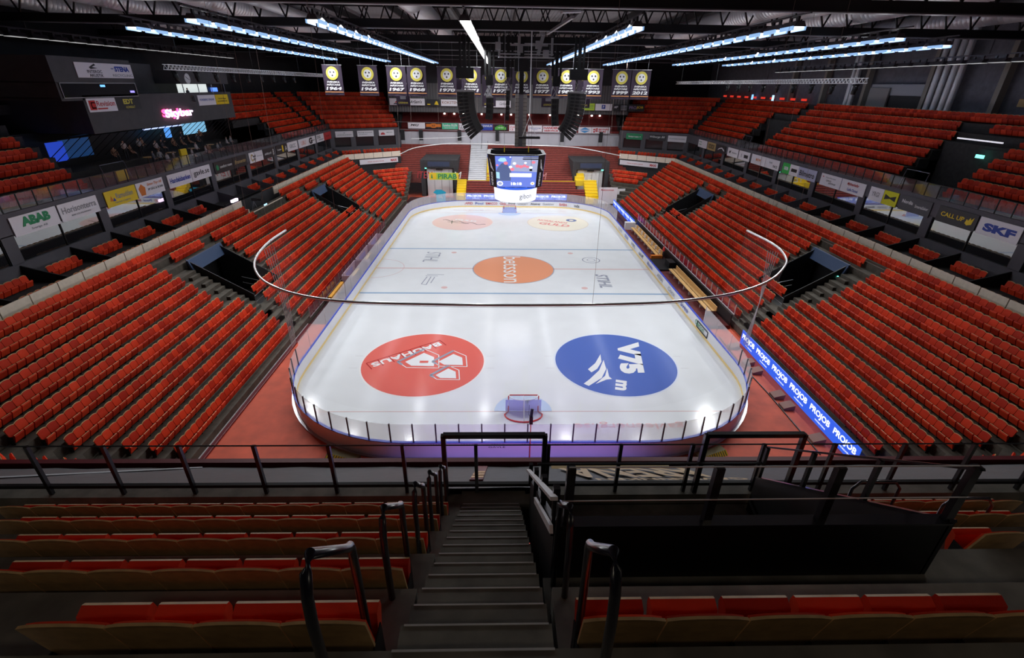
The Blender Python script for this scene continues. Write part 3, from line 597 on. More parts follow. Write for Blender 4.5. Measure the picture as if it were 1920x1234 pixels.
for s, nm in SIDES:
    for i in range(1, 13):
        xs, z, ye = row_xs(i), tread(i), corner(row_xs(i)); rl = '%s row up' % ordw(i)
        if i <= 11: straight_row(s, nm, i, -ye+0.45, (-16.05 if i <= 5 else -17.1), xs, z, 'near block', 'tunnel steps', rl, True)
        if i <= 5: straight_row(s, nm, i, -14.1, 15.5, xs, z, 'middle block', 'near steps', rl, False)
        elif i <= 10 or s > 0 and i <= 11: straight_row(s, nm, i, -9.55, 10.9, xs, z, 'middle block', 'near steps', rl, False)
        if i == 11 and s < 0: straight_row(s, nm, i, -9.55, -1.4, xs, z, 'middle block', 'near steps', rl, False); straight_row(s, nm, i, 6.6, 10.9, xs, z, 'deck end block', 'steps', rl, False)
        if i == 11: straight_row(s, nm, i, -15.3, -11.0, xs, z, 'block over tunnel', 'steps', rl, False); straight_row(s, nm, i, 12.6, 16.6, xs, z, 'block over far tunnel', 'steps', rl, False)
        if i <= 11: straight_row(s, nm, i, 17.4+(0.9 if i > 5 else 0), ye-0.5, xs, z, 'far block', 'steps', rl, False)
        if i == 12:
            if s < 0: straight_row(s, nm, i, -ye+0.3, -1.4, xs, z, 'top row', 'camera deck', rl, True); straight_row(s, nm, i, 6.6, ye-0.4, xs, z, 'top row beyond deck', 'camera deck', rl, False)
            else: straight_row(s, nm, i, -ye+0.3, ye-0.4, xs, z, 'top row', 'near corner', rl, False)
        if i <= 8 and (s < 0 or i >= 6): diag_row(s, nm, i, xs, z, True, 1.0, 18.0, 'far corner', rl)
        if i <= 9: diag_row(s, nm, i, xs, z, False, 1.2, 15.2+0.3*i, 'near corner', rl)
    # two short rows in every suite box
    for k in range(-2, 16):
        y = -20.85+3.935*k
        if s < 0 and -1.5 < y+2 < 7: continue
        straight_row(s, nm, 13, y+0.35, y+3.4, 29.35, 6.0, 'suite box %s from near end' % ordw(k+3), 'divider', 'front row', False)
        straight_row(s, nm, 14, y+0.35, y+3.1, 31.0, 6.45, 'suite box %s from near end' % ordw(k+3), 'divider', 'back row', False)
    for j in range(3):
        for row, tt, zz in ((0, 0.28, 6.0), (1, 0.68, 6.45)):
            for q in range(6):
                u = (j*2.1*1.6+1.0+q*0.5)/10.4; p = (np.array([28.4, 36.4])*(1-u)+np.array([20, 42.7])*u)*(1-tt)+(np.array([32, 42.56])*(1-u)+np.array([21.1, 48.75])*u)*tt
                seat(X0+s*p[0], p[1], zz, -s*0.55, -0.83, 'red seat in corner suite, %s' % nm, 'red seats, %s' % nm)
    # upper stand
    for i in range(1, 9):
        xs, z = 33.3+0.88*(i-1), 10.56+0.73*(i-1); ye = corner(xs); rl = '%s row up' % ordw(i)
        if s < 0:
            straight_row(s, nm, i, -31, -12.0-0.1*i, xs, z, 'upper stand near block', 'bar steps', rl, True)
            straight_row(s, nm, i, (24.6 if i < 5 else 17.5), 38.3, xs, z, 'upper stand far block', 'bar steps', rl, False); straight_row(s, nm, i, 39.6, ye-0.2, xs, z, 'upper stand end block', 'steps', rl, False)
        else:
            if i < 7: straight_row(s, nm, i, -31, -12.2, xs, z, 'upper stand near block', 'tunnel steps', rl, True); straight_row(s, nm, i, -6.2, 18.3, xs, z, 'upper stand middle block', 'near tunnel', rl, False)
            else: straight_row(s, nm, i, -31, (-8.5 if i == 7 else 18.3), xs, z, 'upper stand top', 'steps', rl, True)
            if i == 7: straight_row(s, nm, i, -5.5, 18.3, xs, z, 'upper stand middle block', 'near tunnel', rl, False)
            straight_row(s, nm, i, 25.0 if i < 7 else 20.0, ye-0.6, xs, z, 'upper stand far block', 'far tunnel', rl, False)
        if i <= 8: diag_row(s, nm, i, xs, z, True, 0.9, 20.8+0.45*i, 'upper far corner', rl)
# terrace under the camera: rows 0..4 going down
def tr_y(k): return -48.59+0.857*k
def tr_z(k): return 15.28-0.68*k
for k in range(5):
    for q in range(26 if k > 2 else 18): seat(-2.47-0.5*q, tr_y(k), tr_z(k)-0.82, 0, 1, 'wood-backed red seat, terrace bar side, %s row above the rail, %s from the stairs' % (ordw(5-k), ordw(q+1)), 'terrace seats, bar side')
for k in (0,):
    for q in range(12): seat(-0.70+0.5*q, tr_y(k), tr_z(k)-0.82, 0, 1, 'wood-backed red seat behind the black tunnel wall, %s from the stairs' % ordw(q+1), 'terrace seats, benches side')
for k in (1, 2, 3, 4):
    for q in range(18): seat(3.75+0.5*q+(4-k)*0.1, tr_y(k), tr_z(k)-0.82, 0, 1, 'wood-backed red seat, terrace benches side, %s row above the rail, %s past the tunnel' % (ordw(5-k), ordw(q+1)), 'terrace seats, benches side')
cand = []; rest = []
for idx, st in enumerate(SEATS):
    px, py, zc = project((st[0], st[1], st[2]+0.7)); inf = zc > 0.5 and -20 < px < 1940 and 0 < py < 1234
    hidden = (st[1] > -44 and py > 845) or (st[4].startswith('red seat in')) or ('near corner' in st[4])
    if not inf and st[1] < -35: continue        # outside the picture behind the camera line
    (cand if inf and not hidden else rest).append((zc, idx))
cand.sort(); near = cand[:300]; rest += cand[300:]
for zc, idx in near:
    x, y, z, a, lab, grp = SEATS[idx]
    o = bpy.data.objects.new('stadium_seat', me_br); COL.objects.link(o); o.location = (x, y, z); o.rotation_euler = (0, 0, a); tag(o, lab, 'seat', grp)
    for nme, me in (('backrest', me_back), ('back_pad', me_pad), ('seat_pan', me_pan)): link(bpy.data.objects.new(nme, me), o)
# everything further away as one mass
TV = []; TF = []; TM = []
for nme, mi in (('backrest', 0), ('back_pad', 1), ('seat_pan', 2)):
    n0 = len(TV); TV += [tuple(v) for v in ST[nme][0]]; TF += [tuple(n0+i for i in f) for f in ST[nme][1]]; TM += [mi]*len(ST[nme][1])
TV = np.array(TV); NV = len(TV); S = [SEATS[i] for _, i in rest]; NS = len(S)
pos = np.array([s_[:3] for s_ in S]); ang = np.array([s_[3] for s_ in S]); ca, sa = np.cos(ang)[:, None], np.sin(ang)[:, None]
VX = pos[:, 0:1]+ca*TV[None, :, 0]-sa*TV[None, :, 1]; VY = pos[:, 1:2]+sa*TV[None, :, 0]+ca*TV[None, :, 1]; VZ = pos[:, 2:3]+np.repeat(TV[None, :, 2], NS, 0)
VV = np.stack([VX, VY, VZ], -1).reshape(-1, 3).astype(np.float32)
lens = np.array([len(f) for f in TF]); flat = np.concatenate([np.array(f) for f in TF])
me = bpy.data.meshes.new('seat_mass'); me.vertices.add(len(VV)); me.vertices.foreach_set('co', VV.ravel())
LI = (flat[None, :]+(np.arange(NS)*NV)[:, None]).ravel().astype(np.int32); me.loops.add(len(LI)); me.loops.foreach_set('vertex_index', LI)
LT = np.tile(lens, NS); me.polygons.add(len(LT)); me.polygons.foreach_set('loop_start', np.concatenate([[0], np.cumsum(LT)[:-1]]).astype(np.int32))
me.polygons.foreach_set('material_index', np.tile(np.array(TM), NS).astype(np.int32))
for m in (M_wood, M_seatA, M_panA): me.materials.append(m)
me.update(calc_edges=True); me.validate(); me.shade_flat()
at = me.attributes.new('tint', 'FLOAT', 'FACE'); at.data.foreach_set('value', np.repeat(rng.rand(NS), len(TF)).astype(np.float32))
o = bpy.data.objects.new('distant_seats', me); COL.objects.link(o); tag(o, 'all the smaller, more distant red tip-up seats filling the stands', 'seats', kind='stuff')
print('SEATS', len(SEATS), 'near', len(near), 'mass', NS)
# ------------------------------------------------------------------ the terrace the picture is taken from
LE = -48.67
b = MB(); b.box(-32, 32, -50.6, LE, 14.2, 15.14)
for k in range(5):
    ya, yb, z = LE+0.857*k, LE+0.857*(k+1), tr_z(k)-0.82
    b.box(-32, -2.10, ya, yb, z-1.0, z); 
    if k == 0: b.box(-1.02, 32, ya, yb, z-1.0, z)
    elif k == 1: b.box(-1.02, 2.75, ya, -47.24, z-1.0, z); b.box(2.75, 32, ya, yb, z-1.0, z)
    else: b.box(2.85, 32, ya, yb, z-1.0, z)
tag(b.build('floor_near_terrace', M_tread), kind='structure')
b = MB(); b.box(-32, -2.35, -44.385, -44.15, 11.0, 11.93); b.box(-2.35, 32, -44.385, -44.15, 11.0, 11.72); b.box(-0.7, 32, -44.385, -44.15, 11.7, 11.93); tag(b.build('trim_1', M_tread), kind='structure')
b = MB()
for n in range(15):
    y, z = LE+0.2857*n, 15.14-0.2267*n; b.box(-2.08, -1.10, y, y+0.2857, z-0.9, z-0.227, 0); b.box(-2.06, -1.12, y+0.2857-0.007, y+0.2857+0.005, z-0.227-0.02, z-0.222, 1)
b.box(-2.06, -1.12, LE-0.01, LE+0.004, 15.12, 15.145, 1); b.box(-2.1, -1.0, -44.4, -44.1, 11.0, 11.74, 0)
tag(b.build('floor_terrace_stairs', [M_tread, mat('step_nosing', (0.75, 0.74, 0.72), 0.35, 0.3)]), kind='structure')
# black tarpaulin with gold writing
b = MB(); V = []; F = []; nx = 44
for j, (y, z) in enumerate(((-44.14, 11.85), (-42.8, 10.78), (-41.4, 9.65), (-40.1, 8.6))):
    for i in range(nx+1): V.append((-17.5+36*i/nx, y, z+0.02*math.sin(i*2.3+j)))
for j in range(3):
    for i in range(nx): a = j*(nx+1)+i; F.append((a, a+1, a+nx+2, a+nx+1))
V += [(-17.5, -40.08, 5.5), (18.5, -40.08, 5.5)]; F.append((len(V)-2, len(V)-1, 3*(nx+1)+nx, 3*(nx+1)))
b.add(V, F); tarp = b.build('seat_cover_tarpaulin', M_tarp); tag(tarp, 'wide black tarpaulin stretched over the seats below the terrace rail', 'tarpaulin')
sl = np.array([0, 1.4, -1.13]); sl /= np.linalg.norm(sl)
def on_tarp(x, d): return np.array([x, -44.14, 11.85])+sl*d+np.array([0, 0.01, 0.03])
lettering('ARENA', on_tarp(3.1, 3.75), (-1, 0, 0), -sl, 3.1, 2.5, M_gold, tarp, 0.03, off=0.03)
lettering('GAVLERINKEN', on_tarp(3.3, 1.05), (-1, 0, 0), -sl, 2.9, 0.4, M_gold, tarp, 0.03, off=0.03)
b = MB(); q = [on_tarp(-0.1, 4.3), on_tarp(3.0, 4.3)]; b.bar(q[0], q[1], 0.2, 0.02); q = [on_tarp(0.6, 0.4), on_tarp(2.0, 0.4)]; b.bar(q[0], q[1], 0.05, 0.02); b.build('emblem', M_gold, tarp)
for (x0, d0, x1, d1) in ((-9.4, 4.9, -12.9, 1.1), (-22, 2.0, -17, 3.6)):
    if x1 > -17.5 and x0 > -17.5: b = MB(); b.bar(on_tarp(x0, d0), on_tarp(x1, d1), 0.05, 0.03); b.build('strap', M_inkg, tarp)
b = MB(); b.obox(on_tarp(-1.9, 3.0), (1, 0, 0), sl, (0, sl[2]*-1, sl[1]), 0.13, 1.9, 0.015, 0); b.build('open_slot', M_maroon, tarp)
for d in (1.6, 2.2, 2.8): b = MB(); b.obox(on_tarp(-1.9, d), (1, 0, 0), sl, (0, sl[2]*-1, sl[1]), 0.12, 0.22, 0.025, 0); b.build('slot_step', M_timber, tarp)
b = MB(); b.box(-17.5, 18.5, -44.1, -40.2, 0, 5.6); tag(b.build('wall_below_terrace', M_walld), kind='structure')
b = MB(); b.box(-17.5, 18.5, -40.06, -39.9, 8.3, 8.74); tag(b.build('trim_3', M_maroon), kind='structure')
# terrace rail
t = empty('terrace_railing', (0, -44.3, 11.93)); tag(t, 'long black steel railing along the front of the near terrace', 'railing')
b = MB(); b.tube([(-20, 0, 1.0), (22, 0, 1.0)], 0.012, 6); b.build('top_wire', M_blackm, t)
b = MB(); b.bar((-20, 0.03, 0.14), (22, 0.03, 0.14), 0.06); b.build('bottom_rail', M_black, t)
xk = -19.3
for k in range(35):
    x = xk+1.165*k
    if -2.35 < x < -0.7 and False: continue
    b = MB(); b.bar((x, 0, 0.0), (x, 0, 1.0), 0.055); b.build('post', M_blackm, t)
def frame(x0, x1, label):
    o = empty('safety_gate', (x0, -44.32, 11.9)); tag(o, label, 'gate')
    b = MB(); b.bar((0, 0, 1.24), (x1-x0, 0, 1.24), 0.075); b.build('top_bar', M_blackm, o)
    for x in (0, x1-x0): b = MB(); b.bar((x, 0, 0), (x, 0, 1.25), 0.075); b.build('upright', M_blackm, o)
frame(-2.33, -0.73, 'tall black gate frame at the foot of the stairs'); frame(1.85, 3.42, 'tall black gate frame in the railing beyond the tunnel')
# bent handrails along the stairs
M_pipe = mat('handrail_black', (0.010, 0.010, 0.022), 0.30, coat=1.0)
M_pipe.node_tree.nodes['Principled BSDF'].inputs['Coat Roughness'].default_value = 0.22
def handrail(x, yn, zn, yf, zf, bn, bf, label, bend=0.10):
    yn -= 0.08; zn += 0.09; yf += 0.02; zf -= 0.02
    b = MB(); P = [(x, yn-0.07, bn), (x, yn-0.07, zn-0.30), (x, yn-0.055, zn-0.14), (x, yn-0.02, zn-0.035), (x, yn+0.05, zn), (x, yf-0.05, zf+0.02), (x, yf-0.015, zf), (x, yf, zf-0.05), (x, yf, bf)]
    b.tube(P, 0.026, 14); tag(b.build('stair_handrail', M_pipe, smooth=True), label, 'handrail', 'bent black stair handrails')
def trz(y):
    k = math.floor((y-LE)/0.857); return 15.14 if k < 0 else tr_z(min(k, 4))-0.82
for x, side in ((-2.28, 'bar side of the stairs'), (-0.93, 'benches side of the stairs')):
    for k, (dn, zn, df, zf) in enumerate(((1.50, 16.10, 1.87, 15.76), (2.58, 15.22, 2.98, 14.90), (3.62, 14.42, 3.92, 14.18), (4.41, 13.83, 4.75, 13.55), (5.25, 13.15, 5.55, 12.92))):
        if x > -1 and k > 1: break
        yn, yf = CAM[1]+dn, CAM[1]+df
        handrail(x, yn, zn, yf, zf, trz(yn-0.1), trz(yf), 'bent black handrail on the %s, %s down from the top' % (side, ordw(k+1)))
# tunnel (vomitory) with its parapets and rails, right of the stairs
o = empty('tunnel_parapet', (-0.95, -47.24, 13.1)); tag(o, 'black tunnel parapet with rails beside the terrace stairs', 'parapet')
def rel(p): return (p[0]+0.95, p[1]+47.24, p[2]-13.1)
b = MB(); b.box(*[v for v in (0.05, 3.68)], 0.0, 0.08, 0.0, 1.38); b.build('rear_wall', M_black, o)
b = MB(); b.box(0.05, 3.68, -0.02, 0.10, 1.38, 1.405); b.build('rear_cap', M_blackm, o)
for xx, nme in ((0.0, 'side_wall_stairs'), (3.66, 'side_wall_far')):
    b = MB(); V = [(xx+dx, y, z) for dx in (0, 0.06) for y, z in ((0.0, -1.2), (0.0, 1.40), (2.72, -0.70), (2.72, -1.6))]; b.add(V, [(0, 1, 2, 3), (7, 6, 5, 4), (0, 4, 5, 1), (1, 5, 6, 2), (2, 6, 7, 3), (3, 7, 4, 0)]); b.build(nme, M_black, o)
b = MB(); b.bar((-0.05, -0.22, 1.96), (-0.05, 2.59, -0.37), 0.06, 0.03); b.build('white_cap_rail', M_white, o)
b = MB(); b.bar((-0.05, -0.18, 1.56), (-0.05, 1.3, 0.35), 0.03, 0.07); b.build('white_mid_rail', M_white, o)
for yy in (0.0, 0.9, 1.8, 2.7): b = MB(); b.bar((0.0, yy, 1.4-0.77*yy-0.1), (0.0, yy, 1.87-0.82*yy), 0.06); b.build('side_post', M_blackm, o)
b = MB(); b.bar((3.69, 0, 1.42), (3.69, 2.72, -0.68), 0.07, 0.03); b.build('far_cap_rail', M_blackm, o)
for yy, zz in ((0.9, 0.72), (1.8, 0.03), (2.7, -0.66)): b = MB(); b.bar((3.69, yy, zz), (3.69, yy, zz+0.62), 0.05); b.build('far_post', M_blackm, o)
b = MB(); b.bar((3.69, 0, 2.04), (3.69, 2.72, -0.04), 0.025); b.build('far_hand_wire', M_blackm, o)
for xx in (0.12, 1.4, 2.46, 3.66): b = MB(); b.bar((xx, 0.04, 1.1), (xx, 0.04, 2.05), 0.075, 0.06); b.build('rear_post', M_blackm, o)
b = MB(); b.tube([(0.1, 0.04, 2.05), (3.68, 0.04, 2.05)], 0.007, 6); b.build('rear_top_wire', M_white, o)
b = MB(); b.tube([(0.0, 0.0, 1.70), (3.68, 0.0, 1.72)], 0.006, 6); b.build('rear_mid_rail', M_white, o)
b = MB(); b.bar((0.1, 2.7, -0.35), (3.68, 2.7, -0.35), 0.04, 0.03); b.build('front_rail', M_blackm, o)
b = MB(); b.box(-0.9, 2.74, -47.1, -44.4, 10.5, 11.72); tag(b.build('floor_tunnel', M_tread), kind='structure')
# hoop rails beyond the tunnel
for k, (x, y) in enumerate(((3.3, -45.6), (4.3, -45.9), (5.6, -46.3))):
    b = MB(); z = trz(y); b.tube([(x, y, z), (x, y, z+0.85), (x+0.08, y, z+0.97), (x+0.55, y, z+0.97), (x+0.65, y, z+0.85), (x+0.65, y, z)], 0.02, 10)
    tag(b.build('hoop_handrail', M_pipe, smooth=True), 'black hoop handrail past the tunnel, %s from the stairs' % ordw(k+1), 'handrail')
# ------------------------------------------------------------------ far end
b = MB()
def terr(xa, xb, ka, kb):
    for k in range(ka, kb):
        y, z = 37.0+0.63*k, 2.9+0.235*(k+1); b.box(xa, xb, y, y+0.64, max(0, z-1.6), z, 0); b.box(xa, xb, y-0.02, y+0.12, z-0.03, z+0.06, 1)
for xa, xb, ka in ((-20.5, -15.5, 3), (-9.0, -7.2, 1), (-3.9, 11.3, 0), (17.8, 21.5, 3), (-15.5, -9.0, 15), (11.3, 17.8, 15)): terr(xa, xb, ka, 20)
for k in range(6):
    y, z = 33.2+0.62*k, 1.15+0.3*(k+1); b.box(-7.3, 11.6 if k > 2 else 13.0, y, y+0.63, max(0, z-1.4), z, 0); b.box(-7.3, 11.6 if k > 2 else 13.0, y-0.02, y+0.14, z-0.03, z+0.07, 1)
tag(b.build('floor_far_standing_terrace', [mat('terrace_brown', (0.20, 0.035, 0.025), 0.7, noise=0.3, nscale=2), mat('terrace_red_edge', (0.42, 0.06, 0.04), 0.6)]), kind='structure')
b = MB()
for k in range(20):
    y, z = 36.9+0.63*k, 2.9+0.235*(k+1); b.box(-7.15, -3.95, y, y+0.62, z-1.5, z, 0); b.box(-7.15, -3.95, y-0.02, y, z-0.05, z, 1)
b.box(-7.15, -3.95, 36.86, 36.95, 1.5, 3.0, 0); tag(b.build('floor_far_stairs', [mat('stair_white', (0.75, 0.75, 0.78), 0.6), M_inkg]), kind='structure')
b = MB(); b.bar((-7.2, 36.8, 3.9), (-7.2, 48, 8.5), 0.05); b.bar((-3.9, 36.8, 3.9), (-3.9, 48, 8.5), 0.05); b.bar((-5.0, 44, 7.5), (-5.0, 49.5, 9.8), 0.07); tag(b.build('stair_railing', M_black), 'thin dark railings of the white stairs behind the scoreboard', 'railing')
b = MB(); b.bar((-7.3, 36.8, 3.1), (11.6, 36.8, 3.1), 0.08, 0.1); tag(b.build('yellow_rail', M_yel), 'yellow rail across the far standing terrace', 'rail')
for (xa, xb, ya, yb, za, zb, lab) in ((-8.95, -7.35, 33.0, 36.6, 0.9, 3.3, 'yellow stair block beside the sign over the far gate'), (11.7, 13.4, 36.2, 44.0, 2.9, 6.0, 'tall yellow stair strip beside the white far door, benches side'), (13.1, 15.3, 32.6, 36.6, 0.6, 3.4, 'yellow stair block by the far corner, benches side'), (-3.9, -3.3, 37.0, 44.0, 2.9, 6.0, 'narrow yellow stair strip beside the white stairs')):
    b = MB(); n = 7
    for k in range(n): y = ya+(yb-ya)*k/n; z = za+(zb-za)*(k+1)/n; b.box(xa, xb, y, y+(yb-ya)/n+0.01, z-0.9, z)
    tag(b.build('yellow_stairs', M_yel), lab, 'stairs')
# the two far gates
for xa, xb, nm in ((-15.5, -9.0, 'bar side'), (11.3, 17.8, 'benches side')):
    g = empty('gate_portal', ((xa+xb)/2, 38.2, 0)); tag(g, 'dark portal with white roller door at the far end, %s' % nm, 'gate'); w2 = (xb-xa)/2
    b = MB(); b.box(-w2, w2, 0, 8.0, 4.9, 6.2); b.box(-w2, -w2+0.7, 0, 8, 0, 4.9); b.box(w2-0.7, w2, 0, 8, 0, 4.9); b.box(-w2, w2, 7.8, 8, 0, 5); b.build('surround', M_walld, g)
    b = MB(); b.box(-w2+1.3, w2-1.4, -0.08, 0, 5.15, 5.95); b.build('header_panel', M_navy, g)
    b = MB(); b.box(-w2+1.0, w2-1.0, 0.5, 0.6, 0, 4.7); d = b.build('roller_door', mat('door_white', (0.8, 0.8, 0.82), 0.5), g)
    for x in (-w2+1.0+1.3, 0.3, w2-1.6): b = MB(); b.box(x-0.02, x+0.02, 0.46, 0.5, 0, 4.7); b.build('door_joint', M_inkg, d)
    b = MB(); b.box(-0.6, 0.6, 0.2, 0.5, 4.55, 4.8); b.build('door_motor', M_black, g)
    b = MB(); b.box(-w2+0.75, -w2+1.05, 0.0, 0.1, 4.75, 4.95) if xa < 0 else b.box(w2-1.4, w2-1.0, 0, 0.1, 4.75, 4.95); b.build('exit_lamp', mat('exit_green', (0, 0.3, 0.2), 0.5, emit=(0.2, 1, 0.75), es=2.2), g)
board('gate_banner', 'yellow and lime banner with green lettering over the far gate', (-13.6, 35.0, 3.45), (1, 0, 0), (0, 0, 1), 5.0, 1.15, M_lime, [('PIRAB', 0.3, 0.15, 0.64, 0.7, M_green, 0, 0.03), ([[(0.06, 0.2), (0.12, 0.2), (0.10, 0.8), (0.08, 0.8)]], M_green)], 'banner', fields=((0, 0.24, M_yel), (0.92, 1.0, M_yel)))
board('blue_figure_sign', 'bright cyan shirt-shaped sign behind the far glass', (-12.2, 32.3, 0.3), (1, 0, 0), (0, 0, 1), 1.5, 1.6, mat('cyan_panel', (0.02, 0.5, 0.75), 0.5), [([[(-0.35, 0.95), (0.0, 1.25), (0.6, 1.25), (1.1, 1.0), (1.0, 0.8), (0.1, 0.75)]], mat('cyan_panel', ())), ('NORRA', 0.2, 0.35, 0.6, 0.3, M_white)])
board('corner_screen', 'white screen wall with red lettering in the far benches corner', (15.1, 32.0, 0.3), (1, 0, 0), (0, 0, 1), 3.1, 2.7, M_white, [('Mekonomen', 0.1, 0.8, 0.7, 0.1, M_inkr, 0.2)])
board('corner_screen', 'pale screen wall running back from the far benches corner', (18.3, 33.4, 0.3), (0.97, 0.24, 0), (0, 0, 1), 5.0, 2.2, M_white, [])
for k, (x, s_, m) in enumerate(((-14.5, 'ITEM', M_inkr), (5.3, 'ITEM', mat('pale_red_text', (0.75, 0.35, 0.32))), (14.4, 'TEM', mat('glass_text', (0.75, 0.78, 0.8))), (-8.2, 'M', mat('glass_text', ())))):
    y = 36.6; t_ = lettering(s_, (x-1.4, y, 3.4), (1, 0, 0), (0, 0, 1), 2.7 if len(s_) > 1 else 1.4, 1.15, m, None, 0.0, 0.2); tag(t_, 'large %s slanted letters reading %s on the far terrace front, %s' % (('red', 'pale red', 'pale', 'pale')[k], s_, ('bar side corner', 'beside the scoreboard', 'benches side corner', 'beside the lime banner')[k]), 'lettering')
# LED ad boards
def led(label, o, ex, wd, ht, n, s_='PROJOB', und=True):
    B = board('led_board', label, o, ex, (0, 0, 1), wd, ht, M_led, [], 'led board'); ex = np.array(ex, float); o = np.array(o, float)
    for k in range(n):
        p = o+ex*(wd*(k+0.08)/n)+np.array([0, 0, ht*0.36]); lettering(s_, p, ex, (0, 0, 1), wd/n*0.84, ht*0.46, M_ledw, B, 0.035)
        if und: lettering('WORKWEAR', p+ex*(wd/n*0.3)-np.array([0, 0, ht*0.18]), ex, (0, 0, 1), wd/n*0.45, ht*0.09, M_ledw, B, 0.02)
    return B
led('long blue lit board with white lettering, near benches side', (17.6, -17.0, 0.05), (0, -1, 0), 13.9, 1.12, 6)
led('blue lit board with white lettering, far benches side', (17.3, 30.3, 0.4), (0, -1, 0), 14.0, 1.0, 5)
led('blue lit board behind the far goal glass', (-7.2, 31.0, 1.0), (1, 0, 0), 16.8, 0.95, 6)
# far end wall, sign bands, gallery
b = MB(); b.box(-22.5, 23, 50.0, 50.3, 5.0, 10.2); tag(b.build('wall_far_concourse', mat('concourse_wall', (0.62, 0.62, 0.68), 0.8, noise=0.06, nscale=1)), kind='structure')
for k, x in enumerate((-20.3, -16.8, -9.4, -2.1, 10.5, 18.0)):
    b = MB(); b.box(x-0.35, x+0.35, 49.6, 50, 8.3, 10.2, 0); b.box(x-0.35, x+0.35, 49.6, 50, 5.0, 8.3, 1); tag(b.build('wall_pillar', [M_walld, mat('pillar_pale', (0.5, 0.5, 0.53), 0.7)]), kind='structure')
b = MB(); b.box(-22.5, 23, 49.8, 54, 9.95, 10.3); b.box(-22.5, 23, 54, 54.2, 10.2, 13.5); tag(b.build('wall_gallery', mat('gallery_red', (0.22, 0.02, 0.02), 0.7, noise=0.2, nscale=1)), kind='structure')
b = MB(); V = []; F = []
for k in range(182): V += [(-22.5+k*0.25, 50.0+(0.06 if k % 2 else 0), 13.3), (-22.5+k*0.25, 50.0+(0.06 if k % 2 else 0), 18.2)]
b.add(V, [(2*k, 2*k+2, 2*k+3, 2*k+1) for k in range(181)]); tag(b.build('wall_corrugated', mat('corrugated_grey', (0.12, 0.115, 0.12), 0.6)), kind='structure')
b = MB(); b.box(-22.5, 23, 50.2, 50.5, 13.2, 25); tag(b.build('wall_far', M_walld), kind='structure')
for s in (-1, 1): b = MB(); b.add([(X0+s*21.1, 48.8, 10.3), (X0+s*24.6, 56, 18), (X0+s*21.1, 50.2, 18), (X0+s*21.1, 50.2, 10.3)], [(0, 1, 2, 3)]); tag(b.build('wall_gallery_end', M_walld), kind='structure')
for k, x in enumerate([-12.5, -10.6, -8.8, -7.0, -5.2, -1.3, 0.6, 2.4, 4.2, 8.3, 12.4, 13.9, 16.6, 18.2]):
    b = MB(); b.box(x-0.16, x+0.16, 53.6, 53.75, 12.75, 13.0); tag(b.build('gallery_lamp', mat('gallery_lamp_glow', (1, 1, 1), 0.5, emit=(1, 0.95, 0.88), es=4)), 'small white wall lamp in the far gallery, %s from the bar side' % ordw(k+1), 'lamp', 'far gallery lamps')
def fb(px): return -19.14+(px-765)*0.1028
def band(name, label, p0, p1, z0, z1, y, bg, items, fn, fields=()):
    x0, x1 = fn(p0), fn(p1); return board(name, label, (x0, y, z0), (1, 0, 0), (0, 0, 1), x1-x0-0.05, z1-z0, bg, items, 'sign', 'far wall ad boards', fields=fields)
B1 = dict(z0=10.35, z1=11.45, y=49.7)
diamond = [(0.3, 0.5), (0.5, 0.9), (0.7, 0.5), (0.5, 0.1)]
band('ad_board', 'white board with slanted black letters MEJ, far lower band', 765, 797, 10.4, 11.45, 49.7, M_sgn, [('MEJ', 0.15, 0.35, 0.5, 0.4, M_ink, 0.3)], fb)
band('ad_board', 'orange and black board with oval emblem, far lower band', 798, 827, 10.4, 11.45, 49.7, M_sgd, [([[(0.02, 0.3), (0.3, 0.3), (0.4, 0.15), (0.6, 0.15), (0.7, 0.3), (0.98, 0.3), (0.98, 0.8), (0.7, 0.8), (0.6, 0.9), (0.4, 0.9), (0.3, 0.8), (0.02, 0.8)]], M_orange), ('BLB', 0.4, 0.38, 0.2, 0.3, M_ink)], fb)
band('ad_board', 'mint green board with white lettering, far lower band', 828, 858, 10.35, 11.42, 49.7, mat('mint', (0.08, 0.55, 0.32)), [('Kanehus BILEN', 0.05, 0.45, 0.9, 0.42, M_white), ('GAVLE SANDVIKEN', 0.15, 0.15, 0.7, 0.15, M_white)], fb)
band('ad_board', 'white board half hidden behind the bar side speaker stack', 859, 890, 10.3, 11.4, 49.7, M_sgn, [('LL', 0.05, 0.2, 0.2, 0.6, M_ink)], fb)
band('ad_board', 'white board with navy band and white letters, far lower band', 893, 923, 10.25, 11.35, 49.7, M_sgn, [('TRIKENNIUM', 0.05, 0.52, 0.9, 0.34, M_white)], fb, fields=((0, 1, M_inkb),))
band('ad_board', 'dark board with green fan of stripes, far lower band', 924, 951, 10.2, 11.3, 49.7, M_sgd, [([[(0.1+0.1*k, 0.15), (0.17+0.1*k, 0.15), (0.17+0.1*k, 0.5+0.4*math.sin(math.pi*(k+0.5)/8)), (0.1+0.1*k, 0.5+0.4*math.sin(math.pi*(k+0.5)/8))] for k in range(8)], mat('fan_green', (0.12, 0.65, 0.08))), ('HARVEST', 0.3, 0.4, 0.4, 0.2, M_white)], fb)
band('ad_board', 'white board with red letters behind the hanging tower', 953, 985, 10.15, 11.25, 49.7, M_sgn, [('STUGRUST', 0.05, 0.5, 0.5, 0.3, M_inkr), ('CE', 0.05, 0.12, 0.2, 0.3, M_inkr)], fb)
band('ad_board', 'white board with thin blue lettering, far lower band', 988, 1015, 10.1, 11.2, 49.7, M_sgn, [('STENNSTROM', 0.1, 0.5, 0.8, 0.15, M_inkb), ('Fastigheter', 0.3, 0.28, 0.4, 0.14, M_inkb)], fb)
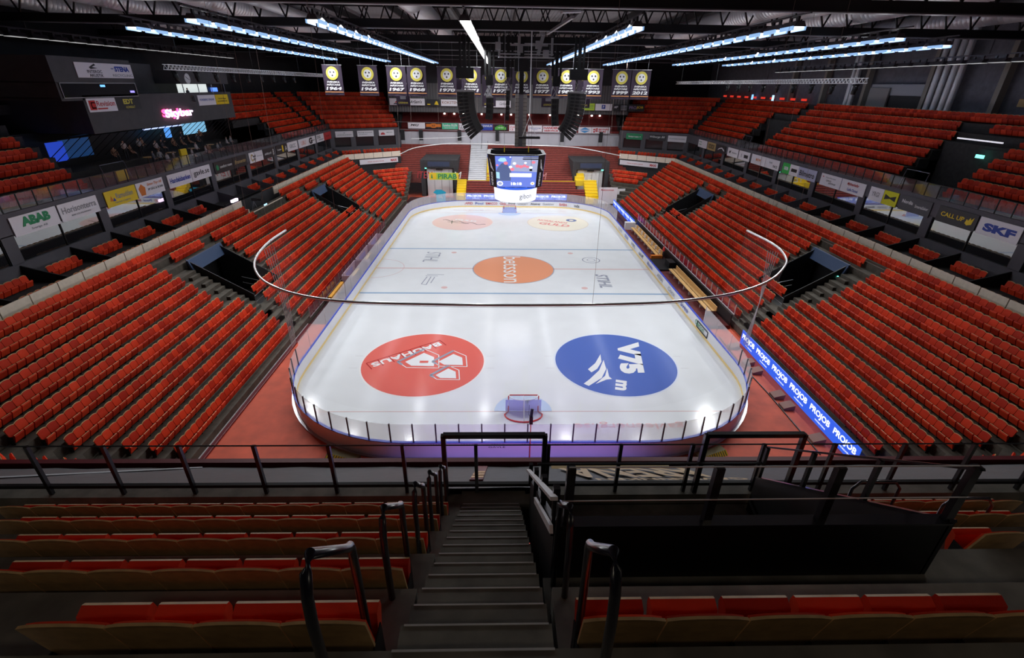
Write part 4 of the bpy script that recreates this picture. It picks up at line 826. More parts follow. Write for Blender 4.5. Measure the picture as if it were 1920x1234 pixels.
band('ad_board', 'board with two bars of red lettering, far lower band', 1016, 1048, 10.05, 11.15, 49.7, M_sgn, [('HANDEN', 0.05, 0.52, 0.9, 0.34, M_inkr, 0, 0.04), ('SERVICE', 0.08, 0.12, 0.84, 0.25, M_inkr, 0, 0.04)], fb)
band('ad_board', 'white board with red trefoil next to the benches side speaker stack', 1049, 1080, 10.0, 11.1, 49.7, M_sgn, [([[(0.1, 0.2), (0.25, 0.2), (0.3, 0.8), (0.1, 0.7)]], M_inkr)], fb)
band('ad_board', 'white board with pale blue diamond, far lower band', 1083, 1108, 9.95, 11.05, 49.7, M_sgn, [([[(0.1, 0.55), (0.5, 0.95), (0.9, 0.55)], [(0.1, 0.42), (0.5, 0.05), (0.9, 0.42)]], mat('sky', (0.08, 0.35, 0.75)))], fb)
band('ad_board', 'white board with red pinwheel and red lettering, far lower band', 1108, 1143, 9.95, 11.05, 49.7, M_sgn, [('BRYNÄS', 0.38, 0.52, 0.56, 0.3, M_inkr, 0, 0.04), ('GLAS', 0.38, 0.15, 0.4, 0.3, M_inkr, 0, 0.04), ([[(0.08, 0.5), (0.2, 0.5), (0.2, 0.75), (0.08, 0.7)], [(0.2, 0.3), (0.33, 0.25), (0.33, 0.5), (0.2, 0.5)], [(0.22, 0.55), (0.34, 0.6), (0.32, 0.85), (0.22, 0.8)], [(0.08, 0.15), (0.18, 0.12), (0.18, 0.4), (0.1, 0.38)]], M_inkr)], fb)
b = MB(); b.bar((-22, 49.65, 10.25), (22.5, 49.65, 9.85), 0.08, 0.1); b.bar((-22, 49.66, 11.55), (22.5, 49.66, 11.2), 0.05); tag(b.build('sign_rail', M_steel), 'thin steel rails above and below the lower far ad boards', 'rail')
def f2(px): return -22.25+(px-728)*0.0996
band('ad_board', 'long white board with red triangle and slanted script, far upper band', 729, 795, 14.45, 15.6, 49.3, M_sgn, [('A•Sam\'s', 0.58, 0.3, 0.34, 0.45, M_ink, 0.3), ([[(0.14, 0.35), (0.26, 0.95), (0.38, 0.35)]], M_red), ([[(0.1, 0.12), (0.42, 0.12), (0.38, 0.28), (0.14, 0.28)]], M_ink)], f2)
band('ad_board', 'dark board with yellow hockey emblem, far upper band', 798, 822, 14.4, 15.5, 49.3, M_sgd, [([[(0.05, 0.15), (0.3, 0.15), (0.3, 0.3), (0.05, 0.3)], [(0.6, 0.2), (0.75, 0.75), (0.85, 0.7), (0.95, 0.15)]], M_yel)], f2)
band('ad_board', 'white board with orange and grey capitals, far upper band', 825, 859, 14.4, 15.5, 49.3, M_sgn, [('KOKSTEN', 0.06, 0.35, 0.88, 0.4, mat('bronze', (0.45, 0.25, 0.2)))], f2)
band('ad_board', 'white board with small red roundel, far upper band', 906, 956, 14.3, 15.45, 49.3, M_sgn, [([circ(0.24, 0.6, 0.0, 4)], M_inkr), ('J', 0.2, 0.3, 0.07, 0.5, M_inkr, 0, 0.06), ('Carlius', 0.58, 0.35, 0.25, 0.4, M_inkg, 0.4)], f2)
band('ad_board', 'lime board with faint lettering, far upper band', 1092, 1115, 14.0, 15.2, 49.3, M_lime, [('nordenholm', 0.1, 0.55, 0.8, 0.16, M_green), ('energiteknik', 0.1, 0.25, 0.8, 0.16, M_green)], f2)
band('ad_board', 'white board with blue square P, far upper band', 1116, 1148, 14.0, 15.15, 49.3, M_sgn, [([[(0.38, 0.25), (0.6, 0.25), (0.6, 0.85), (0.38, 0.85)]], M_inkb), ('P', 0.45, 0.35, 0.08, 0.4, M_white, 0, 0.04)], f2)
band('ad_board', 'black board with small white logo, far upper band', 1149, 1162, 13.95, 15.1, 49.3, M_sgd, [('MP', 0.2, 0.4, 0.6, 0.35, M_white, 0.3)], f2)
band('ad_board', 'black board with three white bars, far upper band', 1163, 1178, 13.95, 15.1, 49.3, M_sgd, [([[(0.1, 0.15+0.27*k), (0.9, 0.15+0.27*k), (0.9, 0.27+0.27*k), (0.1, 0.27+0.27*k)] for k in range(3)], M_inkg)], f2)
band('ad_board', 'black board with lilac and yellow lettering, far upper band', 1179, 1210, 13.9, 15.1, 49.3, M_sgd, [('PRO', 0.05, 0.35, 0.45, 0.42, mat('lilac', (0.35, 0.25, 0.45))), ('JOB', 0.5, 0.35, 0.42, 0.42, M_yel)], f2)
# ------------------------------------------------------------------ scoreboard cube
jb = empty('scoreboard_cube', (0.08, 0, 7.6)); tag(jb, 'hanging video scoreboard cube with glowing white lower ring', 'scoreboard')
def oct_ring(sc_, z): return [(x*sc_, y*sc_, z) for x, y in ((-2.15, -2.45), (2.15, -2.45), (2.78, -1.7), (2.78, 1.7), (2.15, 2.45), (-2.15, 2.45), (-2.78, 1.7), (-2.78, -1.7))]
lo, hi = oct_ring(0.90, 1.55), oct_ring(1.0, 4.55)
b = MB(); b.add(lo+hi, [(i, (i+1) % 8, 8+(i+1) % 8, 8+i) for i in range(8)]+[tuple(range(7, -1, -1))]); b.build('casing', M_black, jb)
b = MB(); t1, t0 = oct_ring(1.02, 4.60), oct_ring(0.9, 4.60); b.add(t1+t0, [(i, (i+1) % 8, 8+(i+1) % 8, 8+i) for i in range(8)]); b.build('top_rim', M_white, jb)
b = MB(); b.box(-2.3, 2.3, -0.1, 0.1, 4.3, 4.75); b.box(-2.4, 2.4, 2.0, 2.1, 3.8, 4.7); b.build('inner_frame', M_walld, jb)
def quad_uv(i, mi, u0, u1, v0, v1, off): 
    j = (i+1) % 8; A, B_, C, D = map(np.array, (lo[i], lo[j], hi[j], hi[i])); n = np.cross(B_-A, D-A); n /= np.linalg.norm(n)
    P = lambda u, v: (A*(1-u)+B_*u)*(1-v)+(D*(1-u)+C*u)*v+n*off
    return P, [P(u0, v0), P(u1, v0), P(u1, v1), P(u0, v1)]
M_scr = mat('screen_blue', (0.02, 0.03, 0.1), 0.3, emit=(0.13, 0.19, 0.62), es=1.3, sample=True)
M_scr_d = mat('screen_dark', (0.01, 0.01, 0.05), 0.3, emit=(0.10, 0.14, 0.30), es=1.0); M_scr_w = mat('screen_white', (0.5, 0.5, 0.5), 0.3, emit=(0.85, 0.9, 1), es=1.4)
M_scr_r = mat('screen_pink', (0.3, 0.1, 0.1), 0.3, emit=(0.9, 0.22, 0.32), es=1.0); M_scr_c = mat('screen_cyan', (0.1, 0.3, 0.3), 0.3, emit=(0.45, 0.75, 0.9), es=1.0); M_scr_g = mat('screen_grey', (0.2, 0.2, 0.3), 0.3, emit=(0.35, 0.4, 0.6), es=1.0)
for i in (0, 2, 4, 6):
    P, q = quad_uv(i, 0, 0.02, 0.98, 0.02, 0.98, 0.02); b = MB(); b.add(q, [(0, 1, 2, 3)]); scr = b.build('screen', M_scr, jb)
    def blob(pts, m, off=0.035):
        Pf, _ = quad_uv(i, 0, 0, 1, 0, 1, off); b = MB(); b.add([Pf(u, v) for u, v in pts], [tuple(range(len(pts)))]); b.build('picture_area', m, scr)
    if i == 0:
        blob([(0.02, 0.22), (0.36, 0.22), (0.38, 0.5), (0.30, 0.7), (0.26, 0.78), (0.16, 0.76), (0.06, 0.62), (0.02, 0.5)], M_scr_d)
        blob([(0.33, 0.52), (0.98, 0.5), (0.98, 0.97), (0.4, 0.97), (0.36, 0.7)], M_scr_g, 0.03)
        blob([(0.08, 0.86), (0.14, 0.93), (0.24, 0.93), (0.28, 0.84), (0.2, 0.8), (0.1, 0.82)], M_scr_c, 0.04)
        blob(circ(0.255, 0.765, 0.05, 10), M_scr_r, 0.045)
        for u, v, r in ((0.52, 0.68, 0.05), (0.60, 0.66, 0.05), (0.68, 0.69, 0.045), (0.75, 0.66, 0.04), (0.88, 0.8, 0.045), (0.4, 0.58, 0.05), (0.06, 0.7, 0.03)): blob(circ(u, v, r, 8), M_scr_r, 0.045)
        for u, v, r in ((0.45, 0.76, 0.04), (0.7, 0.78, 0.03), (0.83, 0.64, 0.04), (0.36, 0.65, 0.04), (0.36, 0.95, 0.02)): blob(circ(u, v, r, 8), M_scr_w, 0.05)
        blob([(0.34, 0.34), (0.86, 0.34), (0.86, 0.46), (0.34, 0.46)], M_scr_w, 0.04)
        blob([(0.02, 0.3), (0.1, 0.28), (0.1, 0.48), (0.02, 0.5)], M_scr_c, 0.04)
        blob(circ(0.1, 0.13, 0.075, 16), M_scr_w, 0.04); blob(circ(0.1, 0.13, 0.05, 12), M_scr_g, 0.05); blob(circ(0.9, 0.14, 0.05, 12), M_scr_w, 0.04); blob(circ(0.9, 0.14, 0.025, 8), mat('screen_orange', (0.4, 0.2, 0), 0.3, emit=(1, 0.45, 0.1), es=1), 0.05)
        Pf, _ = quad_uv(0, 0, 0, 1, 0, 1, 0.05); ez = Pf(0, 1)-Pf(0, 0); ez /= np.linalg.norm(ez)
        o_ = Pf(0.37, 0.08)+np.array(jb.location); lettering('18:18', o_, (1, 0, 0), ez, 1.05, 0.28, M_scr_w, jb, 0.05, off=0.0); o_ = Pf(0.86, 0.03)+np.array(jb.location)
for i in (1, 3, 5, 7):
    Pf, _ = quad_uv(i, 0, 0, 1, 0, 1, 0.02); b = MB()
    pts = [(0.3, 0.95), (0.62, 0.72), (0.5, 0.66), (0.75, 0.5), (0.45, 0.56), (0.55, 0.68)]
    for k in range(4): u = 0.25+0.12*k; b.add([Pf(u, 0.9-0.1*k), Pf(u+0.12, 0.85-0.1*k), Pf(u+0.25, 0.6-0.02*k), Pf(u+0.13, 0.6-0.03*k)], [(0, 1, 2, 3)])
    b.build('emblem', M_white, jb)
    ex = Pf(0.5, 0)-Pf(0.5, 1); L = np.linalg.norm(ex); ex /= L; e2 = Pf(1, 0)-Pf(0, 0); e2 /= np.linalg.norm(e2)
    lettering('MONSUN', Pf(0.28, 0.47)+np.array(jb.location), ex, e2, 1.25, 0.3, M_white, jb, 0.03, off=0.0)
b = MB(); n = 40; V = []; F = []
for k in range(n): t = 2*math.pi*k/n; V += [(2.1*math.cos(t), 2.35*math.sin(t), 0.12), (2.2*math.cos(t), 2.45*math.sin(t), 1.35)]
b.add(V, [(2*k, (2*k+2) % (2*n), (2*k+3) % (2*n), 2*k+1) for k in range(n)]+[tuple(range(2*n-2, -1, -2))]); b.build('lower_ring', mat('ring_white', (0.8, 0.8, 0.85), 0.5, emit=(0.9, 0.93, 1), es=0.9), jb)
b = MB(); V = []
for k in range(n): t = 2*math.pi*k/n; V += [(2.2*math.cos(t), 2.45*math.sin(t), 1.35), (2.3*math.cos(t), 2.5*math.sin(t), 1.60)]
b.add(V, [(2*k, (2*k+2) % (2*n), (2*k+3) % (2*n), 2*k+1) for k in range(n)]); b.build('blue_ring', M_led, jb)
V, F = text_geo('gibon', 0.0, 0); b = MB(); b.add([(2.17*math.cos(-math.pi*0.5+0.15+0.62*u[0])*1.0, -2.43*math.sin(math.pi*0.5-0.15-0.62*u[0]), 0.35+0.62*u[1]) for u in V], F); b.build('lettering', M_inkg, jb)
for x in (-1.15, 1.2): b = MB(); b.tube([(x, -0.4, 4.6), (x, -0.4, 5.1)], 0.05, 6); b.build('hook', M_yel, jb)
for x in (-1.15, 1.2, 0.1): b = MB(); b.tube([(x, -0.4 if x != 0.1 else 0.3, 5.0), (x, 0, 22)], 0.02, 5); b.build('hoist_cable', M_steel, jb)
# cable tower above the cube
ct = empty('cable_tower', (0.5, 0.6, 12.6)); tag(ct, 'tall pale lattice cable tower hanging above the scoreboard', 'tower')
M_lat = mat('lattice_grey', (0.42, 0.40, 0.36), 0.5)
for x in (-0.38, 0.38):
    b = MB(); b.box(x-0.17, x+0.17, -0.25, 0.25, 0, 4.7); st = b.build('side_panel', M_lat, ct)
    b = MB()
    for k in range(14): b.box(x-0.18, x+0.18, -0.27, -0.25, 0.33*k, 0.33*k+0.03)
    b.build('grid_lines', M_walld, st)
b = MB(); b.box(-0.21, 0.21, 0.0, 0.1, 0.0, 4.7); b.build('middle_strip', M_inkg, ct); b = MB(); b.box(-0.2, 0.2, -0.2, 0.2, 4.7, 9.3); b.box(-0.7, 0.7, -0.4, 0.4, 6.6, 7.6); b.build('hanger', M_black, ct)
# spreader bar on a sling
sb = empty('hanging_trapeze', (1.0, -6, 14.1)); tag(sb, 'flat black spreader bar hanging from a white triangular sling', 'trapeze')
b = MB(); b.box(-0.92, 0.92, -0.3, 0.3, -0.12, 0.03); b.build('bar', M_black, sb); b = MB(); b.bar((-0.9, -0.27, 0.0), (0.9, -0.27, 0.0), 0.03, 0.08); b.build('edge_strip', M_steel, sb)
b = MB(); b.tube([(-0.6, 0, 0), (0, 0, 1.6)], 0.02, 6); b.tube([(0.6, 0, 0), (0, 0, 1.6)], 0.02, 6); b.tube([(0, 0, 1.6), (0, 0, 7.8)], 0.035, 6); b.build('sling', M_white, sb)
sb2 = empty('suspended_rig', (1.35, -3.6, 11.95)); tag(sb2, 'small black hanging frame in front of the scoreboard screen', 'frame')
b = MB(); b.box(-0.75, 0.75, -0.18, 0.18, 0, 0.05); b.box(-0.7, 0.7, -0.05, 0.05, 0.16, 0.2); b.build('bar', M_black, sb2); b = MB(); b.tube([(0, 0, 0), (0, 0, 9.9)], 0.012, 5); b.tube([(0.05, 0, -0.9), (0.05, 0, 0)], 0.015, 5); b.box(-0.1, 0.15, -0.1, 0.1, -1.0, -0.85); b.build('cable', M_black, sb2)
# line-array loudspeakers
def array(x0, y0, ztop, n, dirx, wdt, hh, label, depth=0.7, curve=1.0):
    o = empty('line_array_speaker', (x0, y0, ztop)); tag(o, label, 'loudspeaker')
    b = MB(); b.box(-wdt/2, wdt/2, -depth/2, depth/2, 0, 0.16); b.build('top_frame', M_steel, o)
    b = MB(); b.box(-wdt/2, wdt/2, -0.45, 0.45, 1.1, 2.0); b.box(-0.15, 0.15, -0.1, 0.1, 2.0, 4.6); b.box(-0.5, -0.3, -0.05, 0.05, 2.0, 4.6); b.box(0.3, 0.5, -0.05, 0.05, 2.0, 4.6); b.build('hoist_box', M_black, o)
    b = MB(); b.bar((-0.3, 0, 0.16), (0.3, 0, 1.1), 0.05); b.bar((0.3, 0, 0.16), (-0.3, 0, 1.1), 0.05); b.build('chain_bag', M_steel, o)
    x = z = 0.0
    for k in range(n):
        a = curve*math.radians(2+38*(k/(n-1))**1.8); ax = np.array([math.cos(a), 0, dirx*math.sin(a)]); az = np.array([-dirx*math.sin(a), 0, math.cos(a)])
        c = np.array([x, 0, z])-az*hh/2; b = MB(); b.obox(c, ax, (0, 1, 0), az, wdt/2, depth/2, hh/2-0.01, 0); cb = b.build('cabinet', mat('speaker_grey', (0.035, 0.035, 0.035), 0.6), o)
        f = c-ax*dirx*-1*0.0
        e = c+ax*(-dirx)*(wdt/2+0.005); b = MB(); b.obox(e, ax, (0, 1, 0), az, 0.02, depth/2*0.96, hh/2*0.8); b.build('front_edge', M_white if wdt > 0.8 else M_black, cb)
        for q in (-0.28, 0.02): 
            b = MB(); b.obox(c+ax*q*wdt-np.array([0, depth/2+0.004, 0]), ax, (0, 1, 0), az, wdt*0.11, 0.006, hh*0.28); b.build('grille', M_black, cb)
        p = -az*hh; x += p[0]; z += p[2]
    if wdt > 0.8:
        b = MB(); b.box(*sorted((dirx*0.35, dirx*0.85)), 0.1, 0.55, -3.1, 0.1); b.build('side_column', mat('speaker_side', (0.16, 0.16, 0.15), 0.6), o)
array(-4.75, 0, 17.45, 13, 1, 1.6, 0.30, 'long curved black loudspeaker stack on the bar side of the scoreboard')
array(5.75, 0, 17.45, 13, -1, 1.6, 0.30, 'long curved black loudspeaker stack on the benches side of the scoreboard')
array(-2.55, 3.0, 16.9, 4, -1, 0.7, 0.5, 'short hanging loudspeaker stack behind the bar side stack', 0.6, 0.2)
array(4.0, 3.0, 16.9, 5, 1, 0.7, 0.5, 'short hanging loudspeaker stack behind the benches side stack', 0.6, 0.2)
array(-0.75, 2.0, 17.6, 6, -1, 0.35, 0.45, 'slim hanging loudspeaker column beside the cable tower', 0.4, 0.1)
# rigging cluster under the roof
b = MB()
for a_, c_, w_ in (((-1.6, 0.5, 20.6), (3.4, 0.5, 20.6), 0.1), ((-1.6, -0.3, 20.3), (3.4, -0.3, 20.3), 0.1), ((-1.6, -0.3, 20.3), (-1.6, 0.5, 21.9), 0.2), ((0.2, 0, 20.5), (0.2, 0, 22), 0.25), ((1.9, -0.5, 20.5), (2.3, -0.5, 22), 0.3), ((2.3, -5, 21.8), (3.4, -12, 22.2), 0.18), ((3.2, 0.2, 20.5), (3.2, 0.2, 21.9), 0.2), ((-0.6, 0, 21.3), (2.8, 0, 21.3), 0.15)): b.bar(a_, c_, w_)
for c_ in ((-1.7, 0, 21.2), (1.9, -0.5, 21.3), (2.6, -0.6, 20.6), (0.3, 0.2, 21.0), (2.2, -1, 22.3)): b.box(c_[0]-0.25, c_[0]+0.25, c_[1]-0.2, c_[1]+0.2, c_[2]-0.3, c_[2]+0.3)
tag(b.build('rigging_frame', M_steel), 'tangle of pale steel rigging beams under the roof above the scoreboard', 'rigging')
b = MB(); b.tube([(2.0, -17.8, 21.8), (3.6, -13.9, 22.3)], 0.08, 8); tag(b.build('hanging_pipe', M_white), 'short slanted white pipe under the roof near the trapeze', 'pipe')
# ------------------------------------------------------------------ championship banners
M_ban = mat('banner_black', (0.045, 0.028, 0.055), 0.7); M_bro = mat('banner_orange', (0.75, 0.33, 0.12), 0.6); M_bring = mat('banner_ring', (0.72, 0.62, 0.10), 0.6); M_lil = mat('banner_lilac', (0.30, 0.24, 0.32), 0.7)
for yr, x in (('1964', -19.7), ('1966', -16.1), ('1967', -13.2), ('1968', -11.1), ('1970', -8.0), ('1971', -5.5), ('1972', -2.4), ('1976', -0.25), ('1977', 1.9), ('1980', 4.4), ('1993', 7.2), ('1999', 10.15), ('2012', 12.2)):
    y = 6.0; w_ = 1.95; zb = 16.87; ht = 2.78; tilt = random.uniform(-0.01, 0.01); ex = np.array([math.cos(tilt), math.sin(tilt), 0]); ey = np.array([0, 0, 1.0]); o = np.array([x, y, zb])
    b = MB(); V = []; n = 8
    for j in (0, 1):
        for k in range(n+1): V.append(o+ex*w_*k/n+ey*ht*j+np.array([0, 0.05*math.sin(k*1.1+int(yr)), 0]))
    b.add(V, [(k, k+1, n+2+k, n+1+k) for k in range(n)]); B = b.build('championship_banner', M_ban); tag(B, 'black hanging banner with yellow crest and the year %s' % yr, 'banner', 'championship banners')
    of = 0.09
    b = MB(); b.add([o+ex*(0.98+0.62*math.cos(t))+ey*(2.02+0.62*math.sin(t))+np.array([0, -of, 0]) for t in np.linspace(0, 2*math.pi, 25)[:-1]], [tuple(range(24))]); b.build('crest_ring', M_bring, B)
    b = MB(); b.add([o+ex*(0.98+0.40*math.cos(t))+ey*(2.02+0.40*math.sin(t))+np.array([0, -of-0.01, 0]) for t in np.linspace(0, 2*math.pi, 21)[:-1]], [tuple(range(20))]); b.build('crest_centre', M_white, B)
    b = MB()
    for a in (90, 210, 330):
        c = o+ex*(0.98+0.2*math.cos(math.radians(a+180)))+ey*(2.02+0.2*math.sin(math.radians(a+180)))+np.array([0, -of-0.02, 0]); b.add([c+ex*dx+ey*dz for dx, dz in ((-0.09, 0), (0, 0.12), (0.09, 0), (0, -0.1))], [(0, 1, 2, 3)])
    b.build('crest_diamonds', M_ink, B)
    for s_, z_, h_, w2, m in (('SVENSKA', 1.14, 0.17, 1.3, M_white), ('MÄSTARE', 0.89, 0.2, 1.4, M_white), (yr, 0.47, 0.32, 1.62, M_white)): lettering(s_, o+ex*(w_-w2)/2+ey*z_+np.array([0, -of, 0]), ex, ey, w2, h_, m, B, 0.05, 0.15, 0.0)
    b = MB(); b.add([o+ex*0.02+ey*0.26+np.array([0, -of, 0]), o+ex*1.93+ey*0.26+np.array([0, -of, 0]), o+ex*1.93+ey*0.34+np.array([0, -of, 0]), o+ex*0.02+ey*0.34+np.array([0, -of, 0])], [(0, 1, 2, 3)]); b.build('stripe', M_bro, B)
    b = MB(); b.bar(o+ex*-0.05+ey*ht, o+ex*(w_+0.05)+ey*ht, 0.05); b.bar(o+ex*0.3+ey*ht, o+ex*0.3+ey*(5.0), 0.012); b.bar(o+ex*1.6+ey*ht, o+ex*1.6+ey*5.0, 0.012); b.build('hanging_bar', M_steel, B)
for k, (x, lab) in enumerate(((-13.0, 'nearest the bar side'), (-6.3, 'tucked against the long bar side speaker stack'), (-3.5, 'behind the short bar side speaker stack'), (3.1, 'between the cable tower and the short benches side stack'), (7.0, 'behind the long benches side speaker stack'))):
    o = np.array([x, 9.0, 15.9]); B = board('portrait_banner', 'dark player banner hanging %s' % lab, o, (1, 0, 0), (0, 0, 1), 1.5, 3.1, M_ban, [('TACK', 0.2, 0.86, 0.6, 0.08, M_bring), ('LEGENDAR', 0.15, 0.05, 0.7, 0.06, M_bring)], 'banner', th=0.03)
    for q in ([circ(0.75, 2.0, 0.17, 12)], [[(0.45, 0.6), (1.05, 0.6), (1.12, 1.5), (0.95, 1.82), (0.55, 1.82), (0.38, 1.5)]], [[(0.38, 1.5), (0.2, 1.15), (0.3, 1.05), (0.55, 1.4)]], [[(1.12, 1.5), (1.3, 2.2), (1.15, 2.25), (0.98, 1.7)]]): shape(q, o, (1, 0, 0), (0, 0, 1), M_inkg, B, 0.01, 'figure')
# ------------------------------------------------------------------ net tracks and nets
def smoothp(P, it=2):
    for _ in range(it):
        Q = [P[0]]
        for a, c in zip(P[:-1], P[1:]): a, c = np.array(a, float), np.array(c, float); Q += [tuple(a*0.75+c*0.25), tuple(a*0.25+c*0.75)]
        P = Q+[P[-1]]
    return P
TRN = smoothp([(-16.1, -17.6, 9), (-16.15, -20.5, 9), (-15.4, -24.1, 9), (-13.9, -26.7, 9), (-12.4, -28.1, 9), (-11, -28.95, 9), (-9.3, -29.55, 9), (-7.3, -29.85, 9), (-0.9, -29.95, 8.95), (5.1, -29.8, 9), (7.8, -29.3, 9), (10.4, -28.4, 9), (12.9, -26.7, 9), (14.8, -24.5, 9), (15.75, -23, 9), (16.55, -20.3, 9), (16.2, -16.7, 9)])
TRF = smoothp([(-15.9, 23.0, 9), (-14.8, 28.0, 9.35), (-11.5, 31, 9.55), (-8.5, 31.2, 9.75), (0.5, 31, 9.6), (9.4, 31.0, 9.5), (12.8, 30.4, 9.1), (15.2, 27.6, 8.9), (16.2, 24.2, 9)])
for P, lab, nl in ((TRN, 'curved white track pipe hanging over the near end of the ice', 'near'), (TRF, 'curved white track pipe hanging over the far goal', 'far')):
    b = MB(); b.tube(P, 0.065, 8); tk = b.build('net_track', mat('track_white', (0.96, 0.96, 0.96), 0.25, 0.35, coat=1.0), smooth=True); tag(tk, lab, 'net track')
    b = MB(); b.tube([(x, y, z-0.10) for x, y, z in P], 0.010, 5); b.build('net_edge_rope', M_ink, tk)
    for i in range(0, len(P), max(1, len(P)//7)):
        x, y, z = P[i]; b = MB(); b.tube([(x, y, z), (x*0.97, y*1.0, 21.9)], 0.007, 4); b.build('suspension_line', mat('thin_line', (0.35, 0.25, 0.22), 0.6), tk)
    b = MB(); V = []
    for x, y, z in P: V += [(x, y, z-0.1), (x*0.955, y*0.985 if nl == 'near' else y, 2.5)]
    b.add(V, [(2*i, 2*i+2, 2*i+3, 2*i+1) for i in range(len(P)-1)]); tag(b.build('safety_net', M_net), 'almost invisible safety net hanging from the %s track' % nl, 'net')
for x, y, q, lab in ((-15.9, -21.5, -1, 'bar side'), (16.0, -21.5, 1, 'benches side')):
    b = MB()
    for k in range(5):
        b.tube([(x+0.1*k*q*-1, y+0.12*k, 8.9), (x*0.96+0.06*k, y-0.5+0.1*k, 5.5), (x*0.955, y-0.6+0.15*k, 2.4)], 0.02, 5)
    tag(b.build('gathered_net_edge', mat('net_rope', (0.5, 0.45, 0.46), 0.8)), 'gathered folds of netting at the near corner, %s' % lab, 'net')
b = MB(); b.tube([(-16.8, 38.6, 9.6), (-9.1, 39.5, 9.8), (-6.9, 40.2, 10.1), (-6.5, 40.5, 11.3)], 0.04, 6); tag(b.build('net_track', M_white, smooth=True), 'short pale pipe hanging before the grey concourse wall', 'net track')
# ------------------------------------------------------------------ benches, penalty boxes, barriers
b = MB(); b.box(15.2, 17.9, -14.5, 16.2, 0.0, 0.3); tag(b.build('floor_bench_deck', mat('bench_deck', (0.14, 0.02, 0.02), 0.8, noise=0.5, nscale=1.5)), kind='structure')
b = MB(); b.box(17.75, 17.85, -14.5, 16.5, 0.3, 1.3); tag(b.build('wall_behind_benches', M_black), kind='structure')
for ya, yb, lab in ((-12.6, -1.8, 'near timber players bench behind the boards'), (3.0, 15.0, 'far timber players bench behind the boards')):
    o = empty('players_bench', (16.9, (ya+yb)/2, 0.3)); tag(o, lab, 'bench'); L = (yb-ya)/2
    b = MB(); b.box(-0.35, 0.0, -L, L, 0.42, 0.48); b.build('seat_board', M_timber, o); b = MB(); b.box(0.42, 0.48, -L, L, 0.45, 0.85); b.box(0.1, 0.4, -L, L, 0.42, 0.48); b.build('back_board', M_timber, o)
    for k in range(8): y = -L+0.3+k*(2*L-0.6)/7; b = MB(); b.box(-0.3, 0.35, y-0.03, y+0.03, 0, 0.42); b.build('leg', M_white, o)
    if ya > 0:
        for k in range(8): y = -L+0.5+k*(2*L-1)/7; b = MB(); b.box(0.1, 0.3, y-0.06, y+0.06, 0.48, 0.95); b.build('water_bottle_holder', M_white, o)
b = MB(); b.box(15.6, 17.6, -1.3, 2.4, 0.3, 0.5); b.box(16.9, 17.6, -0.8, 0.6, 0.5, 1.1); tag(b.build('officials_table', M_black), 'black table block between the two players benches', 'table')
b = MB(); b.box(15.9, 17.2, 2.5, 2.9, 0.3, 0.8); tag(b.build('orange_mat', M_orange), 'small orange box at the end of the far bench', 'box')
b = MB(); b.box(15.9, 17.3, 15.5, 16.1, 0.3, 1.3); tag(b.build('white_cabinet', M_white), 'white cabinet at the far end of the benches', 'cabinet')
for s, ya, yb, lab in ((1, -14.5, 17.0, 'benches side'), (-1, -13.8, 15.4, 'bar side')):
    t = empty('row_front_barrier', (X0+s*17.62, 0, 0.58 if s < 0 else 1.3)); tag(t, 'low see-through barrier before the first seat row, %s' % lab, 'barrier')
    b = MB(); b.bar((0, ya, 0.45), (0, yb, 0.45), 0.02, 0.8); b.build('panel', glass_mat('maroon_panel_%d' % (s+1), op=0.35 if s > 0 else 0.25, refl=0.03, film=(0.35, 0.02, 0.06)), t)
    n = 26
    for k in range(n): y = ya+(yb-ya)*k/(n-1); b = MB(); b.bar((-s*0.03, y, 0), (-s*0.03, y, 0.9), 0.05); b.build('post', M_white if s > 0 else M_steel, t)
    b = MB(); b.bar((-s*0.03, ya, 0.02), (-s*0.03, yb, 0.02), 0.05); b.build('base_rail', M_white if s > 0 else M_steel, t)
pb = mat('penalty_wall', (0.62, 0.45, 0.56), 0.5, noise=0.1, nscale=1)
for ya, yb, lab in ((-5.6, -1.0, 'nearer'), (-0.6, 4.4, 'middle'), (4.8, 9.4, 'farther')):
    o = empty('penalty_box', (-16.9, (ya+yb)/2, 0)); tag(o, 'pinkish white penalty box wall behind the glass, %s of three' % lab, 'penalty box'); L = (yb-ya)/2
    b = MB(); b.box(-0.06, 0.0, -L, L, 0, 1.25); b.build('back_wall', pb, o); b = MB(); b.box(0.2, 0.5, -L+0.3, L-0.3, 0.4, 0.46); b.build('bench', M_timber, o)
    b = MB(); b.box(0, 0.02, -L*0.5, L*0.5, 0.45, 1.0); b.build('lilac_panel', mat('lilac_panel', (0.4, 0.35, 0.7), 0.5), o)
    for y in (-L, L): b = MB(); b.box(-0.05, 1.5, y-0.03, y+0.03, 0, 1.2); b.build('side_wall', pb, o)
b = MB(); b.box(-17.0, -16.7, -9.8, -6.0, 0.3, 0.75); tag(b.build('orange_bench', mat('orange_bench', (0.8, 0.38, 0.05), 0.5)), 'orange bench beyond the near end of the penalty boxes', 'bench')
